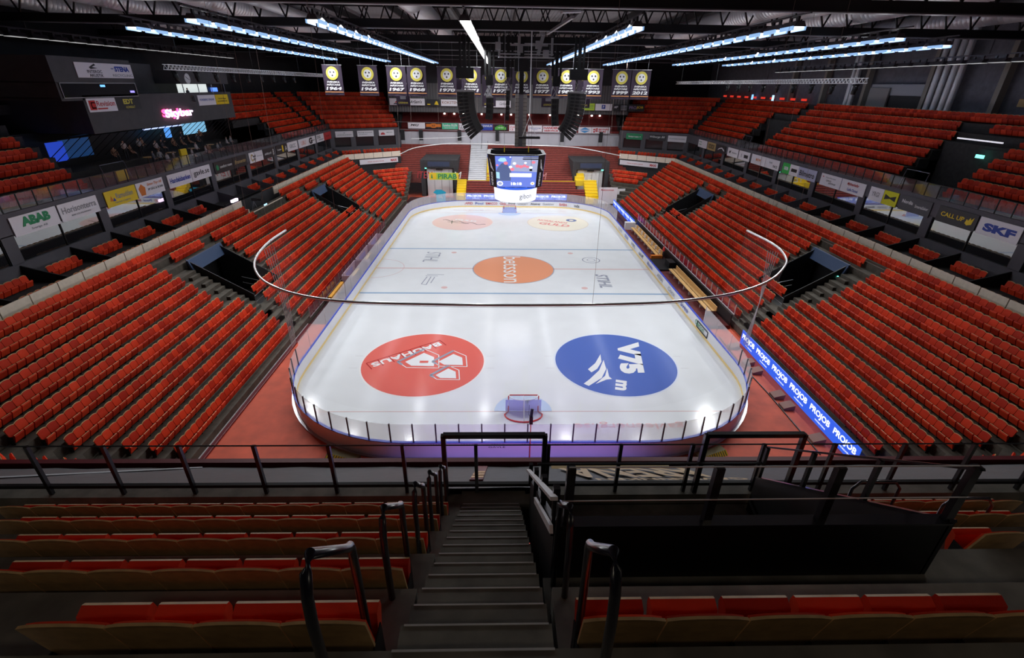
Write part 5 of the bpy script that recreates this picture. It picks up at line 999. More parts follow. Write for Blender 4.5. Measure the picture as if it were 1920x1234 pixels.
# tunnels in the lower stands
for s, nm in SIDES:
    for j, (ya, yb) in enumerate(((-14.8, -10.5), (12.2, 16.7))):
        where = ('near' if j == 0 else 'far')
        b = MB(); xa, xb = X0+s*21.0, X0+s*26.0
        b.box(min(xa, xb), max(xa, xb), ya, yb, 1.4, 1.75); b.box(*sorted((xb, xb+s*0.1)), ya, yb, 1.7, 5.0)
        for y in (ya, yb):
            V = [(X0+s*x, y+dy, z) for dy in (-0.04, 0.04) for x, z in ((21.2, 1.7), (21.2, 3.1), (25.7, 5.9), (25.7, 1.7))]; b.add(V, [(0, 1, 2, 3), (7, 6, 5, 4), (0, 4, 5, 1), (1, 5, 6, 2), (2, 6, 7, 3), (3, 7, 4, 0)])
        tag(b.build('wall_tunnel', M_black), kind='structure')
        b = MB(); xp = X0+s*25.2; V = [(xp-s*0.05, ya-0.2, 4.95), (xp-s*0.05, yb+0.3, 4.95), (xp+s*0.25, yb+0.3, 5.85), (xp+s*0.25, ya-0.2, 5.85), (xp+s*0.1, ya-0.2, 4.95), (xp+s*0.1, yb+0.3, 4.95), (xp+s*0.4, yb+0.3, 5.85), (xp+s*0.4, ya-0.2, 5.85)]
        b.add(V, [(0, 1, 2, 3), (7, 6, 5, 4), (0, 4, 5, 1), (1, 5, 6, 2), (2, 6, 7, 3), (3, 7, 4, 0)]); pn = b.build('tunnel_header', mat('tunnel_blue', (0.045, 0.08, 0.16), 0.6)); tag(pn, 'slate blue header panel over the %s tunnel, %s' % (where, nm), 'panel')
        rl = empty('tunnel_railing', (X0+s*21.4, (ya+yb)/2, 1.75)); tag(rl, 'thin steel railing inside the %s tunnel mouth, %s' % (where, nm), 'railing'); L = (yb-ya)/2
        for z in (0.5, 1.0): b = MB(); b.tube([(0, -L+0.3, z), (0, -0.2, z)], 0.02, 5); b.tube([(s*2.5, L-0.6, z+0.4), (0, L-0.6, z-0.2)], 0.02, 5); b.build('rail', M_steel, rl)
        for y in (-L+0.3, -0.2): b = MB(); b.bar((0, y, 0), (0, y, 1.0), 0.04); b.build('post', M_steel, rl)
        if j == 0:
            b = MB(); b.add([(X0+s*25.95, ya+1.1+0.36*math.cos(t), 4.1+0.5*math.sin(t)) for t in np.linspace(0, 2*math.pi, 21)[:-1]], [tuple(range(20))]); cr = b.build('wall_crest', M_lil); tag(cr, 'round pale crest on the dark tunnel wall, %s' % nm, 'crest')
            b = MB()
            for a in (0, 120, 240): b.add([(X0+s*25.93, ya+1.1+0.15*math.cos(math.radians(a))+dy, 4.1+0.2*math.sin(math.radians(a))+dz) for dy, dz in ((-0.08, 0), (0, 0.1), (0.08, 0), (0, -0.1))], [(0, 1, 2, 3)])
            b.build('diamonds', M_ink, cr)
            if s > 0: b = MB(); b.box(X0+24.9, X0+25.0, ya-0.1, ya+0.25, 4.7, 4.9); tag(b.build('exit_sign', mat('exit_green', ())), 'small green exit sign under the blue tunnel header, benches side', 'exit sign')
# camera deck on the bar side
b = MB(); b.box(-29.0, -26.55, -1.3, 6.5, 5.2, 5.5, 0); b.box(-26.6, -26.5, -1.3, 6.5, 5.2, 6.2, 0); b.box(-28.9, -26.6, -1.4, -1.3, 5.4, 6.6, 1); b.box(-28.95, -28.85, -1.3, 6.6, 5.4, 7.0, 0); dk = b.build('camera_deck', [M_black, M_cream]); tag(dk, 'black camera deck cut into the cream balcony, bar side', 'camera deck')
b = MB()
for k in range(4): b.box(-26.5, -26.46, -1.2+k*1.92, 0.66+k*1.92, 5.55, 6.25)
b.build('cream_front', M_cream, dk)
tv = empty('television_camera', (-27.4, 1.5, 5.5)); tag(tv, 'television camera on a tripod on the black deck', 'camera')
b = MB(); b.box(-0.15, 0.45, -0.12, 0.12, 1.35, 1.62); b.build('body', M_black, tv); b = MB(); b.tube([(0.45, 0, 1.48), (0.85, 0, 1.45)], 0.1, 10); b.build('zoom_lens', M_black, tv)
for a in (0, 120, 240): b = MB(); b.bar((0, 0, 1.35), (0.45*math.cos(math.radians(a)), 0.45*math.sin(math.radians(a)), 0), 0.04); b.build('tripod_leg', M_inkg, tv)
b = MB(); b.box(-26.75, -26.7, 2.2, 2.9, 6.0, 6.3); tag(b.build('deck_monitor', mat('monitor_glow', (0.2, 0.4, 0.6), 0.4, emit=(0.4, 0.75, 1.0), es=1.6)), 'small glowing monitor on the camera deck', 'monitor')
b = MB(); b.box(-28.3, -28.1, -1.2, -0.1, 7.2, 7.45); tag(b.build('deck_lamp', mat('lamp_violet_white', (1, 0.8, 1), 0.4, emit=(0.95, 0.7, 1.0), es=4)), 'bright violet-white lamp bar at the camera deck', 'lamp')
spot((0, -39.8, 6.5), (0, -30, 0.6), 2600, (0.42, 0.28, 1.0), 75, 0.8)
spot((-27.6, 0, 20), (-24.9, -13.5, 5.5), 500, (0.45, 0.1, 1.0), 8); spot((-25, 0, 18.8), (-25.5, -17.5, 6.2), 700, (0.9, 0.1, 0.6), 16); spot((28, -4, 18.7), (27.2, -21, 6.8), 650, (0.7, 0.1, 0.8), 16)
# pole camera and ramp at the near boards
pc = empty('pole_camera', (0.15, -30.5, 0)); tag(pc, 'small camera on a thin red pole at the near boards', 'camera')
b = MB(); b.tube([(0, 0, 0), (0, 0.05, 2.6)], 0.025, 6); b.build('pole', M_inkr, pc); b = MB(); b.box(-0.09, 0.09, -0.1, 0.12, 2.6, 3.05); b.tube([(0, 0, 3.05), (0.05, 0.15, 3.4)], 0.08, 8); b.tube([(-0.12, 0, 3.1), (-0.12, 0, 3.75)], 0.01, 4); b.build('camera_head', M_black, pc)
def ramp(x, y, a, label):
    b = MB(); c, s_ = math.cos(a), math.sin(a)
    def T(u, v, z): return (x+c*u-s_*v, y+s_*u+c*v, z)
    b.add([T(-0.9, -0.35, 0), T(0.9, -0.35, 0), T(0.9, 0.35, 0), T(-0.9, 0.35, 0), T(-0.9, -0.1, 0.18), T(0.9, -0.1, 0.18), T(0.9, 0.35, 0.18), T(-0.9, 0.35, 0.18)], [(0, 3, 2, 1), (4, 5, 6, 7), (0, 1, 5, 4), (1, 2, 6, 5), (2, 3, 7, 6), (3, 0, 4, 7)])
    o = b.build('kerb_ramp', mat('ramp_olive', (0.25, 0.22, 0.1), 0.7)); tag(o, label, 'ramp')
    b = MB()
    for k in range(12): u = -0.85+k*0.15; b.add([T(u, -0.37, 0.005), T(u+0.07, -0.37, 0.005), T(u+0.11, -0.11, 0.19), T(u+0.04, -0.11, 0.19)], [(0, 1, 2, 3)])
    b.build('hazard_stripes', M_yel, o)
ramp(-9.9, -30.1, -0.35, 'black and yellow striped ramp at the near boards, bar side'); ramp(10.2, -30.0, 0.38, 'black and yellow striped ramp at the near boards, benches side')
b = MB(); b.box(-8.6, 9.5, -31.0, -30.35, 0.0, 0.03); tag(b.build('trim_2', mat('pale_kerb', (0.6, 0.6, 0.62), 0.5)), kind='structure')
for k, y in enumerate((-17.8, -20.2, -21.4, -24.4, -25.6, -28.8)):
    b = MB(); b.obox((16.75, y, 0.18), (1, 0, 0), (0, 1, 0), (0, 0, 1), 0.35, 0.32, 0.17); b.v = [(vx, vy, vz if vz < 0.1 else vz-(0.2 if vx < 16.7 else 0)) for vx, vy, vz in b.v]
    tag(b.build('timber_support', mat('support_brown', (0.30, 0.15, 0.12), 0.7)), 'brown wedge-shaped floor block by the near blue lit board, %s from the net' % ordw(k+1), 'block', 'floor blocks by the lit board')
b = MB(); b.tube([(16.35, -16, 0.03), (16.2, -20, 0.03), (16.35, -24, 0.03), (16.3, -30, 0.03)], 0.04, 6); tag(b.build('floor_cable', M_black), 'black cable along the floor beside the lit board', 'cable')
# ------------------------------------------------------------------ ad boards on the suite walls
XL, XR = X0-32+0.03, X0+32-0.03
def LS(ya, yb, label, bg, items, fields=(), z0=9.18, z1=10.35): return board('ad_board', label, (XL+0.06, ya, z0), (0, 1, 0), (0, 0, 1), yb-ya, z1-z0, bg, items, 'sign', 'ad boards on the bar side suite wall', fields=fields)
def RS(ya, yb, label, bg, items, fields=(), z0=9.15, z1=10.30): return board('ad_board', label, (XR-0.06, max(ya, yb), z0), (0, -1, 0), (0, 0, 1), abs(yb-ya), z1-z0, bg, items, 'sign', 'ad boards on the benches side suite wall', fields=fields)
LS(-20.35, -16.9, 'white board with heavy green lettering ABAB, nearest on bar side', M_sgn, [('ABAB', 0.2, 0.4, 0.62, 0.5, M_green, 0, 0.07), ('Sverige AB', 0.35, 0.12, 0.35, 0.14, M_inkg)])
LS(-16.75, -13.25, 'white board with thin grey lettering Horisonterra', M_sgn, [('Horisonterra', 0.06, 0.42, 0.88, 0.36, M_inkg), ('MARK OCH ANLAGGNING', 0.25, 0.2, 0.5, 0.09, M_inkg)])
LS(-12.45, -9.0, 'yellow board with triangle and lettering, bar side suites', M_yel, [('Ramudden', 0.32, 0.42, 0.55, 0.34, M_inkg), ([[(0.12, 0.35), (0.17, 0.7), (0.22, 0.35)]], M_orange), ([[(0.2, 0.32), (0.25, 0.55), (0.3, 0.32)]], M_inkb), ('Narhet trygghet', 0.25, 0.14, 0.5, 0.12, M_inkg)])
LS(-8.9, -5.4, 'white board with orange house and two lines of lettering', M_sgn, [('Simon Thyr AB', 0.38, 0.62, 0.56, 0.24, M_orange, 0.3), ('PP SÅG & BORR', 0.38, 0.34, 0.58, 0.2, M_ink), ([[(0.1, 0.12), (0.26, 0.12), (0.3, 0.62), (0.18, 0.9), (0.06, 0.62)]], M_orange)])
LS(-4.7, -1.1, 'white board with narrow dark blue bank lettering', M_sgn, [('Handelsbanken', 0.07, 0.33, 0.88, 0.38, M_inkb, 0, 0.03)])
LS(-1.0, 2.4, 'white board with large web address gavle.se', M_sgn, [('gavle.se', 0.1, 0.25, 0.82, 0.55, M_ink)])
LS(3.2, 7.1, 'dark board with pale lettering and green drop', M_sgd, [('comfort rexen', 0.28, 0.4, 0.65, 0.25, M_white), ([[(0.1, 0.3), (0.2, 0.3), (0.22, 0.6), (0.15, 0.8), (0.08, 0.6)]], M_green)]); LS(7.2, 10.4, 'black board with gold script, bar side suites', M_sgd, [('Brannerian', 0.1, 0.35, 0.8, 0.35, M_gold, 0.3)])
LS(11.1, 14.75, 'cream white board with black C and wordmark', M_sgn, [('C', 0.1, 0.15, 0.16, 0.7, M_gold, 0, 0.05), ('land', 0.25, 0.5, 0.2, 0.25, M_ink), ('car', 0.28, 0.2, 0.15, 0.2, M_ink), ('Marketing', 0.55, 0.45, 0.35, 0.12, M_inkg)])
LS(14.9, 18.3, 'black board with white script beyond the cream white one', M_sgd, [('skilltryck', 0.1, 0.3, 0.6, 0.3, M_white, 0.3), ('8', 0.8, 0.2, 0.12, 0.6, M_white)])
LS(18.9, 22.6, 'black board with yellow pillar shape and white letters', M_sgd, [('Fastighets', 0.08, 0.4, 0.35, 0.2, M_white), ([[(0.5, 0.2), (0.62, 0.2), (0.62, 0.85), (0.56, 0.95), (0.5, 0.85)]], M_yel), ('A', 0.75, 0.25, 0.2, 0.5, M_white)])
LS(22.7, 26.4, 'white board with pale capital letters GKCC', M_sgn, [('GKCC', 0.2, 0.3, 0.6, 0.45, M_inkg)]); LS(26.85, 30.75, 'white board with pale red crest', M_sgn, [('UBU', 0.25, 0.25, 0.5, 0.5, mat('pale_red_text', ()))])
LS(30.8, 34.1, 'white board with big black letter G', M_sgn, [('G', 0.1, 0.12, 0.45, 0.78, M_ink, 0, 0.06), ('Mark', 0.5, 0.4, 0.4, 0.2, M_ink)]); LS(34.7, 38.3, 'grey white board with black outlined logo', M_sgn, [('DG', 0.1, 0.5, 0.4, 0.35, M_ink), ('FASTIGHET', 0.3, 0.2, 0.6, 0.15, M_ink)]); LS(38.4, 42.2, 'plain red board with darker lettering, bar side far corner', M_red, [('TRAFIK', 0.25, 0.4, 0.5, 0.2, M_maroon)])
eL = (0.869, 0.494, 0)
def EL(s0, s1, label, bg, items): 
    o = np.array([X0-32, 42.58, 9.25])+np.array([0.869, 0.494, 0])*s0+np.array([0.494, -0.869, 0])*0.08; return board('ad_board', label, o, eL, (0, 0, 1), s1-s0, 1.0, bg, items, 'sign', 'ad boards in the far corners')
EL(0.7, 3.85, 'white board with grey capitals, first of three in the bar side far corner', M_sgn, [('JORDBANKEN', 0.1, 0.25, 0.8, 0.22, M_inkg), ([circ(0.5, 0.7, 0.06, 8)], M_inkg)]); EL(4.6, 7.6, 'white board with two text lines, middle of the bar side far corner', M_sgn, [('Energi Konsult', 0.08, 0.6, 0.84, 0.16, M_ink), ('entreprenad', 0.1, 0.35, 0.5, 0.12, M_ink)]); EL(8.6, 11.5, 'white board with red arch, last in the bar side far corner', M_sgn, [([[(0.1, 0.2), (0.4, 0.2), (0.36, 0.5), (0.25, 0.62), (0.14, 0.5)]], M_inkr), ('MEDIA', 0.5, 0.5, 0.4, 0.2, M_inkg)])
eR = (0.869, -0.494, 0)
def ER(s0, s1, label, bg, items):
    o = np.array([X0+32, 42.58, 9.15])+np.array([-0.869, 0.494, 0])*s1+np.array([-0.494, -0.869, 0])*0.08; return board('ad_board', label, o, eR, (0, 0, 1), s1-s0, 1.05, bg, items, 'sign', 'ad boards in the far corners')
ER(8.1, 11.25, 'green board with white lettering, benches side far corner', M_green, [('Interven', 0.15, 0.35, 0.6, 0.3, M_white), ([circ(0.85, 0.5, 0.05, 8)], M_white)]); ER(3.8, 6.9, 'black board with white script, benches side far corner', M_sgd, [('Wibergs Bil', 0.05, 0.4, 0.9, 0.42, M_white, 0.3)]); ER(0.1, 3.4, 'white board with small grey capitals, benches side far corner', M_sgn, [('STANDBOLINDEN', 0.08, 0.42, 0.84, 0.18, M_inkg)])
for s in (-1, 1):
    if s < 0: o = np.array([-25.9, 37.8, 5.35]); ex = np.array([0.8, 0.6, 0])
    else: o = np.array([X0+20.2, 42.35, 5.3]); ex = np.array([0.8, -0.6, 0])
    nn = np.array([0.6*1, -0.8, 0]) if s < 0 else np.array([-0.6, -0.8, 0]); o = o+nn*0.16
    board('long_corner_board', 'long white board with red lettering below the cream balcony, %s' % ('bar side' if s < 0 else 'benches side'), o, ex, (0, 0, 1), 7.2, 0.8, M_sgn, [('Hemtex och allt for hemmet', 0.2, 0.4, 0.42, 0.2, M_inkr), ('MAXI', 0.8, 0.25, 0.16, 0.5, M_inkr, 0, 0.05)])
RS(-17.3, -20.4, 'white board with blue capital letters SKF, nearest on benches side', M_sgn, [('SKF', 0.14, 0.25, 0.76, 0.48, M_inkb, 0, 0.06)]); RS(-13.75, -17.15, 'dark board with yellow lettering CALL UP and hand', M_sgd, [('CALL UP', 0.1, 0.4, 0.6, 0.28, M_yel, 0, 0.02), ([[(0.74, 0.35), (0.8, 0.25), (0.9, 0.35), (0.92, 0.8), (0.86, 0.6), (0.84, 0.75), (0.8, 0.55), (0.76, 0.62)]], M_yel)])
RS(-9.8, -13.05, 'dark grey board with two faint white logos', mat('sign_grey', (0.10, 0.10, 0.11)), [('Nordia', 0.08, 0.5, 0.36, 0.25, M_white, 0, 0.03), ('SmartaSaker', 0.52, 0.4, 0.42, 0.2, M_white)])
RS(-6.05, -7.75, 'white half board with outlined letters beside the yellow one', M_sgn, [('YRGI', 0.2, 0.35, 0.55, 0.35, M_inkg)]); RS(-7.8, -9.5, 'bright yellow board with black bow-tie emblem', mat('bright_yellow', (0.82, 0.78, 0.02)), [([[(0.12, 0.75), (0.5, 0.58), (0.88, 0.75), (0.88, 0.35), (0.5, 0.48), (0.12, 0.35)]], M_ink)])
RS(-1.95, -5.4, 'white board with red script over blue lettering', M_sgn, [('Mjölnarhallar', 0.25, 0.55, 0.5, 0.3, M_inkr, 0.3), ('Gefle Dental', 0.3, 0.18, 0.45, 0.22, M_inkb)]); RS(1.5, -1.85, 'white board with small ring and office lettering', M_sgn, [('OpenPartner', 0.25, 0.65, 0.5, 0.15, M_inkg), ('OFFICE', 0.3, 0.4, 0.25, 0.15, M_ink), ('partner', 0.45, 0.2, 0.35, 0.18, M_ink), ([circ(0.12, 0.75, 0.04, 8)], M_inkr)])
RS(5.75, 2.35, 'lilac white board with black wordmark Bilmetro', mat('lilac_white', (0.55, 0.55, 0.75)), [('Bilmetro', 0.08, 0.25, 0.84, 0.5, M_ink, 0, 0.02)]); RS(7.6, 5.8, 'white half board with dark blue block, next to the green one', M_sgn, [([[(0.2, 0.35), (0.85, 0.35), (0.85, 0.65), (0.2, 0.65)]], M_ink)]); RS(9.2, 7.65, 'green half board with white capitals SEB', mat('seb_green', (0.05, 0.55, 0.10)), [('SEB', 0.25, 0.35, 0.6, 0.32, M_white, 0, 0.05)])
RS(13.4, 10.0, 'white board with two small logos beside the round emblem board', M_sgn, [('brand', 0.3, 0.55, 0.2, 0.2, M_inkg), ('FACE', 0.6, 0.2, 0.3, 0.25, M_ink)]); RS(17.2, 13.45, 'white board with round black-ringed colour emblem', M_sgn, [('BCW', 0.35, 0.4, 0.35, 0.25, M_orange, 0, 0.04)]); RS(21.1, 17.75, 'white board with black rectangle on its far half', M_sgn, [([[(0.5, 0.3), (0.85, 0.3), (0.85, 0.65), (0.5, 0.65)]], M_ink), ('I', 0.25, 0.3, 0.04, 0.4, M_inkg)])
RS(24.85, 21.4, 'white board with black slanted M mark', M_sgn, [('M', 0.15, 0.35, 0.2, 0.35, M_ink, 0.4, 0.04), ('INNOVA', 0.45, 0.42, 0.45, 0.15, M_ink)]); RS(29.0, 25.6, 'black board with white arch outline', M_sgd, [([[(0.15, 0.35), (0.3, 0.6), (0.6, 0.75), (0.85, 0.5), (0.9, 0.35), (0.8, 0.35), (0.6, 0.6), (0.35, 0.5), (0.22, 0.35)]], M_white)]); RS(32.6, 29.45, 'gold and black checked board', M_gold, [('XOXOX', 0.1, 0.2, 0.8, 0.6, M_ink, 0, 0.04)]); RS(36.7, 33.0, 'white board with green pattern, farthest on benches side wall', M_sgn, [('::::', 0.1, 0.3, 0.3, 0.5, M_green)])
# ------------------------------------------------------------------ people
def person_mesh(name, sit):
    J = {'pel': (0, 0, 0.95, .15), 'waist': (0, 0, 1.12, .13), 'chest': (0, 0.0, 1.32, .17), 'neck': (0, 0, 1.50, .055), 'head': (0, 0.01, 1.60, .085), 'crown': (0, 0.0, 1.72, .085)}
    for q, sg in (('l', -1), ('r', 1)):
        J['sh'+q] = (sg*0.19, 0, 1.42, .06); J['el'+q] = (sg*0.26, 0.02, 1.15, .043); J['wr'+q] = (sg*0.22, 0.18, 1.0, .03); J['ha'+q] = (sg*0.18, 0.26, 1.02, .032)
        J['hip'+q] = (sg*0.10, 0, 0.88, .095); J['kn'+q] = (sg*0.11, 0.02, 0.48, .06); J['an'+q] = (sg*0.11, 0.0, 0.08, .04); J['to'+q] = (sg*0.12, 0.16, 0.04, .035)
    if sit:
        for k in list(J):
            x, y, z, r = J[k]
            if k[:2] in ('kn',): J[k] = (x, 0.42, 0.52, r)
            elif k[:2] in ('an',): J[k] = (x, 0.42, 0.08, r)
            elif k[:2] in ('to',): J[k] = (x, 0.58, 0.04, r)
            elif k[:3] == 'hip': J[k] = (x, 0.05, 0.52, r)
            else: J[k] = (x, y, z-0.40, r)
    E = [('pel', 'waist'), ('waist', 'chest'), ('chest', 'neck'), ('neck', 'head'), ('head', 'crown')]
    for q in 'lr': E += [('chest', 'sh'+q), ('sh'+q, 'el'+q), ('el'+q, 'wr'+q), ('wr'+q, 'ha'+q), ('pel', 'hip'+q), ('hip'+q, 'kn'+q), ('kn'+q, 'an'+q), ('an'+q, 'to'+q)]
    ks = list(J); me = bpy.data.meshes.new(name); me.from_pydata([J[k][:3] for k in ks], [(ks.index(a), ks.index(b_)) for a, b_ in E], [])
    o = bpy.data.objects.new(name, me); COL.objects.link(o); md = o.modifiers.new('skin', 'SKIN')
    for k, v in enumerate(me.skin_vertices[0].data): v.radius = (J[ks[k]][3],)*2; v.use_root = (k == 0)
    o.modifiers.new('sub', 'SUBSURF').levels = 1
    dg = bpy.context.evaluated_depsgraph_get(); m2 = bpy.data.meshes.new_from_object(o.evaluated_get(dg)); bpy.data.objects.remove(o)
    m2.materials.clear(); 
    for m in (mat('trousers_dark', (0.03, 0.03, 0.04)), mat('shirt', (0.1, 0.1, 0.12)), mat('skin', (0.5, 0.28, 0.2)), mat('hair', (0.05, 0.03, 0.02))): m2.materials.append(m)
    dz = -0.40 if sit else 0
    for p in m2.polygons:
        x, y, z = p.center; z -= dz; hand = abs(x) > 0.13 and y > 0.14 and z < 1.1 and z > 0.85
        p.material_index = 3 if (z > 1.66 or (z > 1.56 and y < -0.02)) else 2 if (z > 1.5 or hand) else 1 if z > 0.98 else 0; p.use_smooth = True
    return m2
PM = {False: person_mesh('standing_figure', False), True: person_mesh('seated_figure', True)}
def person(x, y, z, rz, sit, shirt, label):
    o = bpy.data.objects.new('person', PM[sit]); COL.objects.link(o); o.location = (x, y, z); o.rotation_euler = (0, 0, rz); tag(o, label, 'person', 'guests in the bar' if 'bar' in label else None)
    o.material_slots[1].link = 'OBJECT'; o.material_slots[1].material = shirt
person(17.3, 2.7, 0.3, 1.6, False, M_red, 'person in a red top standing between the players benches')
# ------------------------------------------------------------------ bar block above the suites
bx = -33.5
def obj1(name, mb, m, label, cat, group=None): o = mb.build(name, m); tag(o, label, cat, group); return o
M_bw = mat('bar_block_wall', (0.085, 0.08, 0.085), 0.85, noise=0.1, nscale=1.5)
b = MB(); b.box(-41, bx, -8.7, 14.0, 14.15, 16.9); b.box(-41, bx, -10.7, -2.2, 17.75, 19.5); b.box(-41, bx, -10.7, -2.2, 16.55, 16.75); b.box(-41, bx, -10.7, -10.5, 16.7, 17.8); b.box(-41, bx-0.8, -10.6, -2.2, 16.7, 17.8)
b.box(-41, bx, 4.5, 14.0, 17.72, 18.9); b.box(-41, bx-3.0, 4.5, 14, 16.7, 17.8); b.box(-41, bx-2.5, -2.2, 4.5, 16.7, 19.4)
tag(b.build('wall_bar_block', M_bw), kind='structure')
b = MB(); b.add([(-34.3, -8.7, 14.15), (-34.3, 14, 14.15), (-38, 14, 13.5), (-38, -8.7, 13.5)], [(0, 1, 2, 3)]); b.box(-41, -38, -11.4, 16.8, 10.5, 14.2); tag(b.build('wall_bar_recess', M_black), kind='structure')
b = MB(); b.box(-38, -32.4, -11.6, 17.2, 10.3, 10.56); b.box(-38, -35.2, -10.5, 16.5, 10.5, 11.4); tag(b.build('floor_bar_terrace', M_upper_shaded), kind='structure')
pt = empty('bar_window_band', (bx, -10.4, 16.75)); tag(pt, 'long dark window band under the large white board, bar block', 'window band')
b = MB(); b.box(-0.02, 0.0, 0.0, 8.1, 0, 1.0); b.build('glass', mat('dark_pane', (0.015, 0.015, 0.02), 0.05), pt); b = MB()
for a_, c_ in (((0.02, 0, 0), (0.02, 8.1, 0)), ((0.02, 0, 1), (0.02, 8.1, 1)), ((0.02, 0, 0), (0.02, 0, 1)), ((0.02, 8.1, 0), (0.02, 8.1, 1))): b.bar(a_, c_, 0.05)
b.build('frame', M_steel, pt)
for y, z, m, lab in ((-6.2, 17.55, (0.15, 0.45, 1.0), 'tiny blue screen in the dark window band, nearer'), (-2.9, 17.1, (0.3, 0.25, 1.0), 'tiny violet screen in the dark window band, farther')):
    b = MB(); b.box(bx, bx+0.03, y-0.25, y+0.25, z-0.08, z+0.08); obj1('small_screen', b, mat(lab[:16], (0, 0, 0), 0.5, emit=m, es=1.6), lab, 'screen')
pw = empty('press_box_window', (bx, 4.75, 16.75)); tag(pw, 'brightly lit press box window beside the wall clock', 'window')
b = MB(); b.box(-0.6, -0.55, 0, 5.4, 0, 0.95); b.build('lit_interior', mat('lit_room', (0.8, 0.85, 0.8), 0.6, emit=(0.75, 0.82, 0.8), es=0.8), pw); b = MB(); b.box(-0.6, -0.5, 5.4, 8.1, 0, 0.95); b.build('dark_interior', M_black, pw)
for y in (0, 2.7, 5.4, 8.1): b = MB(); b.bar((0, y, 0), (0, y, 0.95), 0.06); b.build('mullion', M_inkg, pw)
b = MB(); b.box(-0.4, -0.35, 5.9, 7.2, 0.2, 0.6); b.build('blue_screen', mat('blue_screen_small', (0, 0, 0.2), 0.5, emit=(0.1, 0.25, 1), es=1.6), pw)
person(bx-0.30, 5.9, 16.05, -1.6, True, M_ink, 'dark-clad person at a laptop in the lit press box')
def clock(x, y, z, nx, label):
    o = empty('wall_clock', (x, y, z)); tag(o, label, 'clock'); r = 0.48
    b = MB(); b.tube([(0, 0, 0), (nx*0.08, 0, 0)], r, 28); b.build('face', M_white, o, False)
    b = MB(); b.bar((nx*0.1, 0, 0), (nx*0.1, nx*0.28, -0.1), 0.04, 0.02); b.bar((nx*0.1, 0, 0), (nx*0.1, nx*-0.3, 0.18), 0.04, 0.02); b.build('hand', M_ink, o)
clock(bx, 5.8, 18.2, 1, 'round white wall clock above the lit press box'); clock(41.9, 7.08, 18.24, -1, 'round white wall clock on the benches side hall wall')
board('ad_board', 'large white board with two company marks atop the bar block', (bx+0.07, -8.45, 18.12), (0, 1, 0), (0, 0, 1), 6.2, 1.05, M_sgn, [('INTEROC', 0.17, 0.32, 0.25, 0.2, M_ink), ('AKUSTIK', 0.19, 0.06, 0.24, 0.2, M_ink), ([[(0.22, 0.7), (0.32, 0.95), (0.34, 0.85), (0.27, 0.72), (0.36, 0.66), (0.24, 0.58)]], M_ink), ('STENA', 0.66, 0.45, 0.28, 0.38, M_inkb, 0, 0.06), ('RECYCLING', 0.6, 0.1, 0.38, 0.18, M_inkg), ([circ(0.62, 0.65, 0.03, 10)], M_inkb)])
board('ad_board', 'white board with red monogram and lettering on the bar block', (bx+0.07, -8.5, 15.7), (0, 1, 0), (0, 0, 1), 3.1, 0.98, M_sgn, [('Revision', 0.3, 0.4, 0.65, 0.4, M_inkr), ([[(0.05, 0.15), (0.27, 0.15), (0.27, 0.85), (0.05, 0.85)]], M_red), ([[(0.3, 0.18), (0.65, 0.18), (0.65, 0.28), (0.3, 0.28)]], M_red), ([[(0.11, 0.25), (0.27, 0.25), (0.27, 0.35), (0.14, 0.35), (0.14, 0.65), (0.27, 0.65), (0.27, 0.72), (0.11, 0.72)]], M_sgn)])
board('ad_board', 'black board with yellow-green letters EDT on the bar block', (bx+0.07, -5.35, 15.72), (0, 1, 0), (0, 0, 1), 2.95, 0.98, M_sgd, [('EDT', 0.28, 0.45, 0.42, 0.4, M_bring, 0, 0.05), ('KONSULT', 0.34, 0.12, 0.38, 0.18, M_bring)])
board('ad_board', 'white board with blue roundel below the press box', (bx+0.07, 6.8, 15.65), (0, 1, 0), (0, 0, 1), 3.4, 1.0, M_sgn, [('FORSBERG ONLINE', 0.08, 0.45, 0.84, 0.2, M_inkb)]); board('ad_board', 'yellow board with dark text below the press box', (bx+0.07, 10.25, 15.65), (0, 1, 0), (0, 0, 1), 2.8, 1.0, M_yel, [('Gavle Bygg', 0.2, 0.5, 0.6, 0.15, M_ink), ('OCH ENTREPRENAD', 0.12, 0.25, 0.76, 0.13, M_ink)])
nb = lettering('Skybar', (bx+0.12, 0.35, 14.62), (0, 1, 0), (0, 0, 1), 4.7, 0.92, mat('neon_white_pink', (1, 1, 1), 0.5, emit=(1.0, 0.62, 0.95), es=2.6, sample=True), None, 0.045, 0, 0.12); tag(nb, 'glowing pink and white neon bar name on the grey block', 'neon sign')
lettering('Skybar', (bx+0.05, 0.12, 14.66), (0, 1, 0), (0, 0, 1), 4.7, 0.92, mat('neon_pink', (1, 0.1, 0.3), 0.5, emit=(1.0, 0.06, 0.25), es=1.6), nb, 0.045, 0, 0.04, 'pink_shadow_letters')
for ya, yb, za, zb, xx, c, es, lab, nme in ((-11.2, -9.6, 12.3, 13.7, -35.5, (0.02, 0.08, 0.75), 0.6, 'deep blue lit window at the near end of the bar', 'lit_window'), (-9.4, -6.3, 12.3, 13.7, -36, (0.01, 0.06, 0.2), 0.5, 'dim blue lit window behind the near bar tables', 'lit_window'), (7.0, 11.5, 12.7, 13.8, -36.0, (0.25, 0.6, 0.9), 0.8, 'cyan lit screen wall at the far end of the bar', 'lit_window'), (-1.5, 4.5, 13.85, 13.95, -34.5, (0.45, 0.55, 1.0), 1.6, 'thin blue-white light strip under the neon name', 'light_strip'), (4.6, 5.6, 12.6, 13.7, -36.5, (0.1, 0.35, 0.9), 1.0, 'narrow blue lit panel beside the light strip', 'lit_window')):
    b = MB(); b.box(xx-0.05, xx, ya, yb, za, zb); obj1(nme, b, mat(lab[:22], (0, 0, 0), 0.5, emit=c, es=es, sample=True), lab, 'light')
b = MB()
for k in range(26): y = -11+k*1.05; b.bar((-33.6, y, 14.1), (-35.6, y-0.9, 12.2), 0.05)
